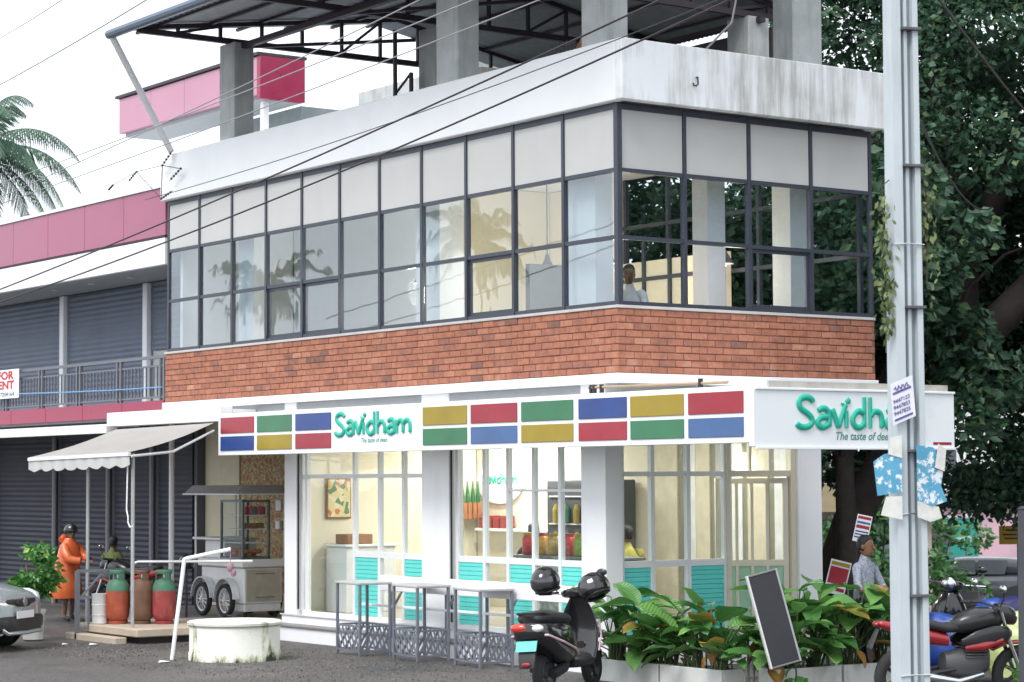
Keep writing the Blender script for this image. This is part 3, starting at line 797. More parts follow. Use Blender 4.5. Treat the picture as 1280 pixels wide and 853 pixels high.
def shutter(x, y0, y1, z0, z1, mt_='greyshut', name='shutter'):
    m = MB(); h = .05; n = int((z1-z0)/h)
    pts = []
    for i in range(n+1):
        z = z0+(z1-z0)*i/n
        pts.append((x if i % 2 else x-.014, z))
    vs_ = []
    for px, pz in pts: vs_ += [(px, y0, pz), (px, y1, pz), (x+.03, y0, pz), (x+.03, y1, pz)]
    fs = []
    for i in range(len(pts)-1):
        a = i*4; b = a+4; fs += [(a, a+1, b+1, b), (a+2, b+2, b+3, a+3), (a, b, b+2, a+2), (a+1, a+3, b+3, b+1)]
    m.add(vs_, fs); return m.build(name, Mt[mt_], PB)
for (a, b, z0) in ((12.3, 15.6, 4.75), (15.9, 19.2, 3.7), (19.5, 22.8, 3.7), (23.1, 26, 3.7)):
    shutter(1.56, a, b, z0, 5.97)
    if z0 > 4:
        m = MB(); m.box(1.60, 1.615, a+.05, b-1.0, 3.7, 4.75); m.build('doorway', Mt['intdark'], PB)
        m = MB(); m.box(1.57, 1.598, b-.95, b, 3.7, 4.72); m.build('door_panel', mat('pale_panel', (.5,.52,.5), .6), PB)
for y in (12.2, 15.75, 19.35, 22.95):
    m = MB(); m.bbox(1.46, 1.555, y-.09, y+.09, 3.67, 5.98, .01); m.build('pilaster', Mt['signwhite'], PB)
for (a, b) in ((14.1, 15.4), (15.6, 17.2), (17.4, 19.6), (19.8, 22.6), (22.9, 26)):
    shutter(1.59, a, b, -.1, 3.2, 'shadeshut')
for y in (15.5, 17.3, 19.7, 22.75):
    m = MB(); m.tube([(1.5, y, -.1), (1.5, y, 3.38)], .05, 8); m.build('post', mat('grey_post', (.22,.23,.25), .5), PB)
# balcony railing
m = MB(); m.bar((.05, Y0+.02, 4.43), (.05, 26, 4.43), .06, .05); m.build('handrail', Mt['greyrail'], PB)
m = MB(); m.bar((.05, Y0+.02, 4.28), (.05, 26, 4.28), .03, .03); m.bar((.05, Y0+.02, 3.76), (.05, 26, 3.76), .03, .03); m.build('rail', Mt['greyrail'], PB)
y = Y0+.1; k = 0
bal = MB(); bal.bar((0,0,3.76), (0,0,4.28), .022); bme = bal.mesh('baluster', (0,0,0), [Mt['greyrail']])
post = MB(); post.bar((0,0,3.66), (0,0,4.42), .055); pme = post.mesh('railing_post', (0,0,0), [Mt['greyrail']])
while y < 22:
    o = bpy.data.objects.new('railing_post' if k % 12 in (0, 1) else 'baluster', pme if k % 12 in (0, 1) else bme); col.objects.link(o); o.parent = PB
    o.location = (.05, y-12.1, 0); y += .135; k += 1
# soffit downlights
for y in (13.4, 15.0, 16.6, 18.2):
    m = MB(); m.lathe([(.07,0),(.07,-.012)], (.8, y, 5.995), 12); m.build('downlight', Mt['signwhite'], PB)
# set-back upper floor
m = MB()
for i in range(4):
    a = 16.3+i*1.5; m2 = MB(); m2.bbox(4.1, 4.2, a+.006, a+1.494, 9.78, 10.52, .006); m2.build('cladding_panel', Mt['pinklight'], PB)
m = MB(); m.box(4.105, 5.1, 16.18, 16.298, 9.70, 10.53); m.build('end_panel', Mt['magenta'], PB)
m = MB(); m.box(4.05, 5.15, 16.19, 22.4, 10.54, 10.60); m.build('coping', Mt['steel'], PB)
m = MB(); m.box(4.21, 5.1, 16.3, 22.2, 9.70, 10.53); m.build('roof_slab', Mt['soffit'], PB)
m = MB(); m.box(5.2, 9, 16.5, 19.6, 7.31, 9.69); m.build('upper_block', mat('green_grey_render', (.22,.26,.26), .7), PB)
m = MB(); m.box(6.3, 9.5, 12.0, 16.15, 9.5, 10.0); m.build('roof_slab', Mt['concrete'], PB)
m = MB(); m.box(6.9, 9.5, 12.2, 16.0, 7.31, 9.49); m.build('upper_block', Mt['concrete'], PB)
m = MB(); m.box(4.3, 4.42, 16.4, 16.52, 7.31, 9.69); m.build('post', Mt['white'], PB)
m = MB(); m.box(-.6, -.4, 13.0, 30, 3.17, 3.31); m.box(-.395, .0, 13.0, 30, 3.28, 3.33); m.build('eave', Mt['white'], PB)
m = MB(); m.bbox(2.0, 3.0, 12.4, 13.4, 7.31, 8.0, .02); m.build('parapet_block', Mt['white'], PB)
# rental notice tied to the balcony railing
RN = thing('rental_notice', 'white rental notice with red lettering tied to the balcony railing', 'notice', (-.02, 17.9, 3.9))
m = MB(); m.box(-.035, -.025, 17.92, 19.7, 3.93, 4.47); m.build('board', Mt['signwhite'], RN)
for tx_, y_, z in (('FOR', 18.92, 4.29), ('RENT', 19.12, 4.11)):
    text_part('lettering', tx_, .21, lambda u, v, z=z, y_=y_: (-.039, y_-u*1.9, z+v), mat('notice_red', (.5,.02,.03), .5), RN, bold=.008)
text_part('lettering', '9 7204164', .11, lambda u, v: (-.039, 18.92-u*1.7, 3.97+v), mat('notice_ink', (.1,.14,.2), .5), RN, bold=.002)
m = MB(); m.tube([(-.03, 17.92, 4.0), (-.01, 16, 3.96), (0, 14, 3.93), (.02, 12.2, 3.92)], .012, 6)
tag(m.build('rope', mat('blue_rope', (.15,.35,.6), .6)), 'thin blue rope strung along the grey balcony railing', 'rope')

# ================================================================== LAMPS INSIDE (lit in the photograph)
def lamp_light(name, loc, power, c=(1,.90,.74), size=.25):
    d = bpy.data.lights.new(name, 'POINT'); d.energy = power; d.color = c; d.shadow_soft_size = size
    o = bpy.data.objects.new(name, d); col.objects.link(o); o.location = loc; return o
shade = mat('lamp_shade', (.10,.10,.11), .4); glow = emit('bulb', (1,.85,.6), 9.)
for i, (x, y, wh) in enumerate(((1.6,2.3,'nearest the corner post'), (1.9,4.0,'above the sliding window'), (1.2,6.1,'beside the white partition'), (3.0,1.5,'seen through the short side'))):
    P_ = thing('pendant_lamp', 'dark cone pendant lamp upstairs '+wh, 'lamp', (x, y, 5.2), group='pendant lamps upstairs')
    MB().lathe([(.02,5.55),(.05,5.45),(.15,5.28),(.16,5.26)], (x,y,0), 14).build('shade', shade, P_, smooth=40)
    MB().tube([(x,y,5.55),(x,y,6.9)], .008, 5).build('cord', Mt['frame'], P_)
    MB().ell((x,y,5.25), (.05,.05,.05)).build('bulb', glow, P_)
    l = lamp_light('pendant_light', (x, y, 5.12), (60, 60, 60, 22)[i]); 
tubem = emit('tube', (1,.97,.9), 7.)
for i, (x, y0, y1, z, lb) in enumerate(((1.9,.9,2.2,3.32,'white ceiling tube light behind the second shop window'), (1.9,4.7,6.0,3.32,'white ceiling tube light behind the first shop window'), (2.9,5.9,7.2,3.32,'white ceiling tube light near the open doorway'))):
    t = thing('tube_light', lb, 'light', (x, (y0+y1)/2, z), group='ceiling tube lights')
    MB().box(x-.03, x+.03, y0, y1, z+.02, z+.07).build('batten', Mt['intwhite'], t)
    MB().tube([(x,y0+.03,z),(x,y1-.03,z)], .02, 8).build('tube', tubem, t)
    d = bpy.data.lights.new('tube_glow', 'AREA'); d.shape = 'RECTANGLE'; d.size = .1; d.size_y = y1-y0; d.energy = 48; d.color = (1,.95,.86)
    o = bpy.data.objects.new('tube_glow', d); col.objects.link(o); o.location = (x, (y0+y1)/2, z-.06)

# ================================================================== TREES
bark = mat('dark_bark', (.042,.034,.031), .95, var=.4, scale=5, bump=.9, bscale=14)
def leaves(clumps, n, size, rng, mt_name, parent, name='crown', droop=.3):
    vs, fs = [], []
    tot = sum(c[1][0]*c[1][1]*c[1][2] for c in clumps)
    for (cx, cy, cz), (rx, ry, rz) in clumps:
        k = int(n*rx*ry*rz/tot)
        for _ in range(k):
            while True:
                a, b, c = rng.uniform(-1,1), rng.uniform(-1,1), rng.uniform(-1,1)
                q = a*a+b*b+c*c
                if .12 < q < 1: break
            p = Vector((cx+a*rx, cy+b*ry, cz+c*rz))
            s = size*rng.uniform(.6,1.35)
            d = Vector((a+rng.gauss(0,.6), b+rng.gauss(0,.6), rng.gauss(-droop,.5))).normalized()
            w = d.cross(Vector((rng.gauss(0,1), rng.gauss(0,1), rng.gauss(0,1)))).normalized()*s*.32
            nn = d.cross(w).normalized()*s*.08
            o = len(vs)
            vs += [p, p+d*s*.5+w+nn, p+d*s, p+d*s*.5-w+nn]
            fs += [(o, o+1, o+2), (o, o+2, o+3)]
    me = bpy.data.meshes.new(name); me.from_pydata([v[:] for v in vs], [], fs); me.materials.append(mt_name)
    o = bpy.data.objects.new(name, me); col.objects.link(o); o.parent = parent; o['kind'] = 'stuff'
    return o
RZC = YAW-R(90)
lf_big = leafmat('tree_leaf', (.020,.056,.036), (.075,.165,.090), .5, (.15,.23,.10))
def wig(p, rng, a): return [(x+rng.uniform(-a,a), y+rng.uniform(-a,a), z) for x, y, z in p]
# giant leaning rain tree behind the right end of the building
TB = CAM + (fw*37 + rt*((1050-640)/2835.4*37)); TB.z = -.15
T1 = thing('leaning_tree', 'giant dark leaning tree with spreading canopy behind the restaurant', 'tree', TB, RZC)
rg = random.Random(11)
m = MB()
m.tube([(-.42,0,-.3),(-.28,0,.4),(-.14,0,.95),(.14,0,1.75),(.60,.05,2.75),(1.2,.1,3.62),(1.7,.2,4.2),(1.98,.3,5.1),(1.95,.3,6.4),(1.85,.2,8.2),(1.6,.2,10.2),(1.4,.2,12)], [.50,.37,.34,.33,.34,.38,.40,.38,.34,.27,.18,.08], 14)
m.tube([(1.15,.1,3.4),(1.75,-.1,4.15),(2.35,-.2,4.85),(3.1,-.3,5.6),(4.2,-.2,6.6),(5.6,0,7.6),(7.2,.2,8.6)], [.34,.33,.30,.27,.22,.16,.07], 12)
m.tube([(1.95,.3,5.6),(2.5,.6,6.8),(3.2,.7,8.0),(4.1,.8,9.6),(4.8,.9,11)], [.26,.23,.2,.13,.06], 10)
m.tube([(1.9,.25,7.0),(1.2,.1,7.7),(.5,.0,8.1),(-.3,.2,8.7),(-.7,.3,9.3)], [.2,.17,.14,.10,.05], 9)
m.tube([(3.1,-.3,5.6),(3.3,-.9,6.7),(3.0,-1.2,8.2)], [.15,.11,.05], 8)
m.tube([(1.95,.3,5.2),(1.55,-.2,5.7),(1.3,-.35,6.5)], [.12,.10,.06], 8)
m.tube([(1.75,-.1,4.6),(2.1,-.35,5.6),(2.6,-.45,6.1),(3.0,-.5,6.25)], [.05,.04,.03,.015], 6)
m.v = [(x+.03*math.sin(z*7+y*9), y, z) for x, y, z in m.v]
m.build('trunk', bark, T1, smooth=70)
cl = []
for i in range(190):
    x = rg.uniform(-.45, 7.5); y = rg.uniform(-2.6, 3.6); z = rg.uniform(4.2, 13.)
    if x < .4: y = abs(y)*.8+.4
    if x < .9 and z < 5.6: z = rg.uniform(3.5, 6)
    if x > 1.2 and x < 3.6 and z < 7.4 and y < 2.: y = rg.uniform(2.0, 3.9)
    s = rg.uniform(.55, 1.05)
    cl.append(((x,y,z), (s*1.1, s*1.1, s*.7)))
for i in range(44):   # hanging skirt on the right
    cl.append(((rg.uniform(2.0,4.8), rg.uniform(.8,3.), rg.uniform(2.0,4.8)), (rg.uniform(.35,.75),.6,rg.uniform(.35,.6))))
for i in range(10):
    cl.append(((rg.uniform(.1,1.1), rg.uniform(.6,2.2), rg.uniform(3.6,6.2)), (.45,.5,.5)))
for i in range(46):   # foliage behind the trunk and limbs
    cl.append(((rg.uniform(.6,5.2), rg.uniform(2.4,4.4), rg.uniform(3.6,8.4)), (rg.uniform(.6,.95),.7,rg.uniform(.5,.75))))
crown1 = leaves(cl, 175000, .145, rg, lf_big, T1)
# tall trees standing across the lane on the right, mirrored in the short side's glazing
for (x, y, rz_, s, lb) in ((12.5,-13.5,.6,.95,'tall dark street tree across the lane opposite the short side'), (19.,-20.,2.2,1.15,'second tall street tree further across the lane'), (21.,-8.5,4.0,.9,'dark street tree beside the lane beyond the parked bikes')):
    t = copy_tree(T1); t.location = (x, y, ground_z(x,y)-.1); t.rotation_euler = (0,0,rz_); t.scale = (s,s,s); t['label'] = lb; t['group'] = 'big dark trees round the restaurant'

# lower trees close behind the restaurant, seen through its upper windows
for k_, (x, y, lb) in enumerate(((8.2,4.6,'low dark tree just behind the upper windows of the short side'), (8.6,8.6,'low dark tree behind the middle of the restaurant'))):
    t = thing('yard_tree', lb, 'tree', (x,y,0), 0., 'low trees behind the restaurant')
    m = MB(); m.tube([(0,0,-.2),(.05,0,1.5),(.1,.1,3.2),(0,.2,5.5)], [.2,.17,.14,.05], 9)
    for a in range(5): m.tube([(.08,.08,2.6),(1.0*math.cos(a*1.3),1.0*math.sin(a*1.3),4.2),(1.6*math.cos(a*1.3),1.6*math.sin(a*1.3),5.6)], [.08,.06,.02], 7)
    m.build('trunk', bark, t, smooth=60)
    leaves([((rg.uniform(-1.7,1.7),rg.uniform(-2.2,2.2),rg.uniform(2.6,7.4)),(.75,.75,.6)) for i in range(34)], 15000, .2, rg, lf_big, t)
# coconut palms
palm_leaf = leafmat('palm_leaf', (.04,.09,.065), (.085,.17,.105), .65)
palm_bark = mat('palm_bark', (.20,.17,.14), .9, var=.3, scale=6, bump=.5)
def palm(loc, height, rng, label, lean=(.6,.3), fr=26, L_=3.6):
    t = thing('coconut_palm', label, 'palm tree', loc, 0., 'coconut palms')
    m = MB(); pts = []; rs = []
    for i in range(9):
        q = i/8; pts.append((lean[0]*q*q, lean[1]*q*q, height*q)); rs.append(.22-.09*q)
    m.tube(pts, rs, 10); m.build('trunk', palm_bark, t, smooth=60)
    tip = Vector(pts[-1]); vs, fs = [], []
    for i in range(fr):
        az = 2*math.pi*i/fr*2.4+rng.uniform(-.2,.2); elv = rng.uniform(-.25, 1.15); ln = L_*rng.uniform(.8,1.1)
        h = Vector((math.cos(az), math.sin(az), 0)); p = tip.copy(); d = (h*math.cos(elv)+Vector((0,0,1))*math.sin(elv)).normalized()
        n = 26; step = ln/n; path = []
        for j in range(n+1):
            path.append((p.copy(), d.copy())); p = p+d*step; d = (d+Vector((0,0,-1))*(.055+.05*j/n)).normalized()
        side = Vector((-h.y, h.x, 0))
        for j in range(2, n):
            p, d = path[j]; q = j/n; ll = .75*math.sin(math.pi*min(1,q*.85+.12))*rng.uniform(.85,1.1)
            for sgn in (-1, 1):
                for hh in (0, .5):
                    b = p+d*step*hh
                    dv = (side*sgn*.8+d*.55+Vector((0,0,-.55-rng.uniform(0,.35)))).normalized()
                    o = len(vs); wv = d*.028
                    vs += [b-wv, b+wv, b+dv*ll*.6+wv*.8+Vector((0,0,-.02)), b+dv*ll+Vector((0,0,-.12*ll)), b+dv*ll*.6-wv*.8+Vector((0,0,-.02))]
                    fs.append((o,o+1,o+2,o+3,o+4))
        for j in range(n):
            a, b = path[j][0], path[j+1][0]; o = len(vs); w = side*.02*(1-j/n); u_ = Vector((0,0,.02))
            vs += [a-w, a+w, b+w*.9, b-w*.9]; fs.append((o,o+1,o+2,o+3))
    me = bpy.data.meshes.new('fronds'); me.from_pydata([v[:] for v in vs], [], fs); me.materials.append(palm_leaf)
    o = bpy.data.objects.new('fronds', me); col.objects.link(o); o.parent = t
    m = MB()
    for i in range(7):
        a = i*.9; m.ell((tip.x+.2*math.cos(a), tip.y+.2*math.sin(a), tip.z-.25), (.12,.12,.15), 8, 6)
    m.build('coconuts', mat('coconut', (.18,.20,.06), .5), t, smooth=True)
    return t
palm((6.2, 36.4, 0), 11.3, random.Random(5), 'coconut palm rising behind the pink building at the left edge', lean=(.5,.2))
pr = palm((-43,83,0), 12.6, random.Random(6), 'coconut palm across the road facing the long side, far left', lean=(1.2,-.5))
c = copy_tree(pr); c.location = (-43,64,0); c.scale = (1,1,1.08); c.rotation_euler = (0,0,2.1); c['label'] = 'coconut palm across the road opposite the middle of the long side'

# ================================================================== UTILITY POLE AND WIRES
PL = CAM + fw*19. + rt*((1129-640)/2835.4*19.); PL.z = 0
galv = mat('weathered_pole', (.50,.55,.58), .6, .1, var=.08, scale=3, dirt=(.3,.34,.35), dscale=(6,6,.8), damt=.5, dlo=.5, dhi=.75)
galv_shade = mat('weathered_web_shade', (.33,.38,.40), .65, .1, var=.12, scale=3)  # shade of the recessed channel put into a darker pole colour
PO = thing('utility_pole', 'tall grey channelled utility pole standing in front of the restaurant', 'utility pole', PL, RZC+R(18))
def taper(z): return 1.0-.13*z/8.
def flange(x0, x1, y0, y1, zt_=9.0):
    a, b = taper(0), taper(zt_)
    return MB().add([(x0*a,y0*a,0),(x1*a,y0*a,0),(x1*a,y1*a,0),(x0*a,y1*a,0),(x0*b,y0*b,zt_),(x1*b,y0*b,zt_),(x1*b,y1*b,zt_),(x0*b,y1*b,zt_)], [(3,2,1,0),(4,5,6,7),(0,1,5,4),(1,2,6,5),(2,3,7,6),(3,0,4,7)])
flange(-.115,-.025,-.09,.09).build('flange', galv, PO)
flange(.10,.155,-.09,.09).build('flange', galv, PO)
flange(-.023,.098,-.02,.05).build('web', galv_shade, PO)
flange(.022,.055,-.06,-.022).build('web', galv, PO)
for z in (1.38, 2.58, 3.78, 4.97, 6.13, 7.3):
    q = taper(z); MB().bbox(-.02*q, .175*q, -.115, .0, z-.012, z+.012, .003).build('rung', mat('rusty_rung', (.12,.12,.125), .6, .4), PO)
for z in (.72, 2.05, 4.3): MB().tube([(-.12,-.098,z),(.0,-.098,z+.01),(.16,-.098,z+.005)], .006, 5).build('strap', Mt['chrome'], PO)
MB().bar((-.9,.0,8.6),(.9,.0,8.6),.08).build('crossarm', galv, PO)
def sagline(a, b, s, n=14):
    a = Vector(a); b = Vector(b); return [a.lerp(b, i/n)-Vector((0,0,4*s*(i/n)*(1-i/n))) for i in range(n+1)]
wire_m = mat('wire', (.03,.022,.03), .5); wire_g = mat('wire_grey', (.32,.31,.33), .5)
for (a, b, s, r_, mt_, lb) in (
    ((-2.9,-5.3,7.25), (-3.3,12.5,5.2), .10, .011, wire_m, 'upper of the two thick dark cables crossing the white parapet'),
    ((-2.62,-5.4,7.08), (-3.6,11.6,4.98), .16, .011, wire_m, 'lower of the two thick dark cables crossing the white parapet'),
    ((-2.60,-5.42,7.12), (-.45,11.9,6.98), .12, .006, wire_m, 'thin wire running to the left end of the white parapet'),
    ((-1.73,-1.17,7.94), (-1.65,16.1,7.11), .06, .008, wire_g, 'grey overhead wire lowest of the bundle before the rooftop shed'),
    ((-2.18,-.85,8.03), (-1.66,16.1,7.47), .06, .008, wire_g, 'grey overhead wire in the middle of the bundle before the rooftop shed'),
    ((-2.81,-.39,7.99), (-1.65,16.1,7.19), .05, .008, wire_g, 'grey overhead wire topmost of the bundle before the rooftop shed'),
    ((-6.26,-.36,7.61), (-4.03,10.34,8.12), .03, .008, wire_g, 'overhead wire crossing the white sky at the top left'),
    ((-7.05,.21,7.58), (-3.96,10.23,8.88), .03, .006, wire_g, 'overhead wire at the very corner of the sky at the top left'),
    ((-1.94,-7.11,6.92), (5.86,-1.61,6.97), .05, .016, wire_m, 'dark wire crossing the tree canopy right of the pole'),
    ((-1.96,-7.0,5.66), (8.39,1.55,6.39), .3, .012, wire_m, 'dark stay wire hanging against the leaning tree')):
    tag(MB().tube(sagline(a, b, s), r_, 6).build('overhead_wire', mt_), lb, 'wire', 'overhead wires')
# loop of cable hanging under the shed
tag(MB().tube([(.9,-.9,8.5),(1.1,-.9,8.55),(1.25,-.85,8.35),(1.28,-.7,8.0),(1.3,-.2,7.76)], .014, 6).build('cable_loop', wire_g), 'grey cable loop hanging down over the stained parapet', 'cable')
SPR = thing('wire_spreader', 'thin wire spreader with insulator beads at the left end of the parapet', 'wire spreader', (-.2, 11.6, 7.0))
m = MB(); q0 = Vector((-.22,11.78,7.0)); q1 = Vector((-.22,11.75,7.55)); q2 = Vector((-.22,12.7,7.55))
m.tube([q0,q1],.007,5); m.tube([q0,q2],.007,5); m.tube([q2,q1,(-.22,11.1,7.42)],.007,5); m.tube([q2,(-.22,13.6,7.42)],.006,5); m.build('rods', wire_m, SPR)
for c, d in ((q0, Vector((0,-.9,.2))), (q1, Vector((0,-.8,.45))), (Vector((-.22,11.1,7.42)), Vector((0,.9,-.35))), (q2, Vector((0,.7,-.3))), (Vector((-.22,13.6,7.42)), Vector((0,.4,-.15)))):
    m = MB()
    for i in range(5): p = c+d*(i*.09); m.ell(p, (.022,.03,.022), 6, 4)
    m.tube([c, c+d*.45], .006, 4); m.build('insulator_string', wire_m, SPR)

# ================================================================== THINGS INSIDE THE SHOP
t = thing('wall_picture', 'framed patterned picture on the yellow wall inside the doorway', 'picture', (.86, 7.98, 1.78))
MB().bbox(.64, 1.08, 7.955, 7.995, 1.78, 2.40, .008).build('frame', Mt['wood'], t)
def artmat():
    m_ = mat('picture_art', (.62,.52,.28), .6, var=.2, scale=8)
    nt = m_.node_tree; L = nt.links.new; b = nt.nodes['Principled BSDF']; tc = nd(nt, 'ShaderNodeTexCoord'); v = nd(nt, 'ShaderNodeTexVoronoi'); v.inputs['Scale'].default_value = 14
    L(tc.outputs['Object'], v.inputs['Vector']); cr = nd(nt, 'ShaderNodeValToRGB'); e = cr.color_ramp.elements; cr.color_ramp.interpolation = 'CONSTANT'
    e[0].color = (.66,.55,.28,1); e[1].position = .85; e[1].color = (.10,.22,.10,1)
    for p, c in ((.4,(.70,.62,.42,1)), (.6,(.55,.16,.05,1)), (.7,(.60,.42,.10,1))): q = e.new(p); q.color = c
    s_ = nd(nt, 'ShaderNodeSeparateColor'); L(v.outputs['Color'], s_.inputs[0]); L(s_.outputs[0], cr.inputs[0]); L(cr.outputs[0], b.inputs['Base Color']); return m_
MB().box(.665, 1.055, 7.946, 7.954, 1.805, 2.375).build('print', artmat(), t)
t = thing('side_counter', 'white side counter with brown tray inside the doorway', 'counter', (1.0, 7.6, FZ+.03))
MB().bbox(.62, 1.5, 7.35, 7.94, FZ+.032, 1.36, .01).build('body', Mt['intwhite'], t)
MB().bbox(.58, 1.54, 7.31, 7.945, 1.363, 1.40, .008).build('top', Mt['intwhite'], t)
tag(MB().bbox(.70, 1.15, 7.45, 7.8, 1.402, 1.55, .01).build('tray', Mt['wood']), 'brown wooden tray on the white side counter', 'tray')
t = thing('oval_sign', 'white oval wall sign with green lettering inside the shop', 'sign', (3.44, 7.3, 2.1))
m = MB(); m.prism([(3.44, 7.33+.62*math.cos(i*math.pi/14), 2.32+.34*math.sin(i*math.pi/14)) for i in range(28)], (-.03,0,0)); m.build('board', Mt['signwhite'], t)
brand(t, lambda u, v: (3.405, 7.78-u, 2.30+v), (1,0,0), .10, .95)
t = thing('bottle_rack', 'wooden wall rack holding upright green bottles', 'rack', (3.2, 7.9, 1.8))
MB().bbox(2.98, 3.44, 7.72, 7.98, 1.80, 1.83, .004).build('shelf', Mt['wood'], t)
for i in range(5): MB().bbox(2.99+i*.09, 3.06+i*.09, 7.70, 7.719, 1.74, 2.0, .004).build('slat', mat('orange_wood', (.35,.13,.05), .6, var=.3), t)
bg = mat('green_bottle', (.02,.16,.04), .2, coat=.4)
for i in range(4):
    x = 3.05+i*.10
    b_ = thing('bottle', 'green bottle in the wooden wall rack, %s' % ('first','second','third','fourth')[i]+' from the left', 'bottle', (x, 7.83, 1.832), group='green bottles in the rack')
    MB().lathe([(.03,1.832),(.036,1.85),(.036,2.10),(.022,2.22),(.014,2.30)], (x,7.83,0), 10).build('body', bg, b_, smooth=50)
    MB().lathe([(.016,2.301),(.016,2.335)], (x,7.83,0), 8).build('cap', Mt['wood'], b_)
t = thing('wall_shelf', 'white wall shelf under the oval sign', 'shelf', (3.35, 7.0, 1.6))
MB().bbox(3.18, 3.446, 5.3, 7.68, 1.56, 1.60, .004).build('board', Mt['intwhite'], t)
for i in range(4):
    y = 7.55-i*.19
    o = MB().bbox(3.22, 3.40, y-.08, y+.08, 1.602, 1.77+.03*(i % 2), .008).build('snack_box', Mt['red'])
    tag(o, 'red snack box on the white wall shelf, %s from the bottle rack' % ('first','second','third','fourth')[i], 'box', 'red boxes on the wall shelf')
t = thing('service_counter', 'low grey service counter behind the second shop window', 'counter', (1.2, 2.3, FZ+.03))
MB().bbox(.95, 1.5, 1.45, 3.45, FZ+.032, 1.30, .01).build('body', mat('counter_grey', (.32,.30,.27), .5), t)
MB().bbox(.9, 1.55, 1.4, 3.5, 1.303, 1.34, .008).build('top', Mt['stepgrey'], t)
cols8 = [(.55,.05,.04),(.6,.3,.03),(.45,.30,.08),(.5,.06,.05),(.25,.35,.05),(.6,.45,.1),(.4,.4,.08)]
for i in range(7):
    y = 3.3-i*.29
    o = thing('snack_jar', 'snack jar on the grey counter, %s from the left' % ('first','second','third','fourth','fifth','sixth','seventh')[i], 'jar', (1.05, y, 1.342), group='snack jars on the counter')
    MB().lathe([(.08,1.342),(.10,1.36),(.10,1.56),(.075,1.60)], (1.05,y,0), 12).build('body', mat('jar_fill', cols8[i], .3, var=.35, scale=20), o, smooth=50)
    MB().lathe([(.08,1.601),(.08,1.64)], (1.05,y,0), 12).build('lid', Mt['sred'] if i % 2 else Mt['syellow'], o)
t = thing('display_fridge', 'dark display fridge standing at the rear of the shop', 'fridge', (3.1, 5.0, FZ+.03))
MB().bbox(2.75, 3.40, 3.9, 5.2, FZ+.032, 2.35, .02).build('cabinet', Mt['intdark'], t)
for z in (.9, 1.3, 1.7, 2.1): MB().box(2.72, 2.748, 4.0, 5.1, z, z+.02).build('shelf_edge', Mt['alu'], t)
for (y, c) in ((4.15,'sred'),(4.4,'syellow'),(4.65,'sgreen'),(4.9,'syellow')):
    for z in (.92, 1.32, 1.72): MB().lathe([(.05,0),(.05,.2),(.02,.28)], (2.70,y,z), 8).build('drink', Mt[c], t)

pcols = [mat('panel_cream', (.62,.56,.42), .6), mat('panel_white', (.72,.72,.70), .5), mat('panel_olive', (.24,.23,.17), .6), mat('panel_grey', (.38,.38,.36), .5)]
for i, (w, k_) in enumerate(((.30,1),(.12,2),(.42,0),(.10,2),(.22,1),(.34,3),(.12,2),(.30,0),(.26,1),(.14,2),(.5,0))):
    y_ = .66+sum((.30,.12,.42,.10,.22,.34,.12,.30,.26,.14,.5)[:i])
    MB().box(3.40 if k_ != 2 else 3.42, 3.449, y_+.005, y_+w-.005, FZ+.04, 3.38).build('wall_panel', pcols[k_], B)
t = thing('round_wall_lamp', 'round white wall lamp inside the short side window', 'lamp', (3.38,1.5,2.5))
MB().ell((3.33,1.5,2.55), (.06,.16,.16), 14, 9).build('globe', emit('lamp_globe', (1,.95,.85), 2.5), t, smooth=80); MB().bbox(3.37,3.398,1.45,1.55,2.5,2.6,.004).build('bracket', Mt['alu'], t)
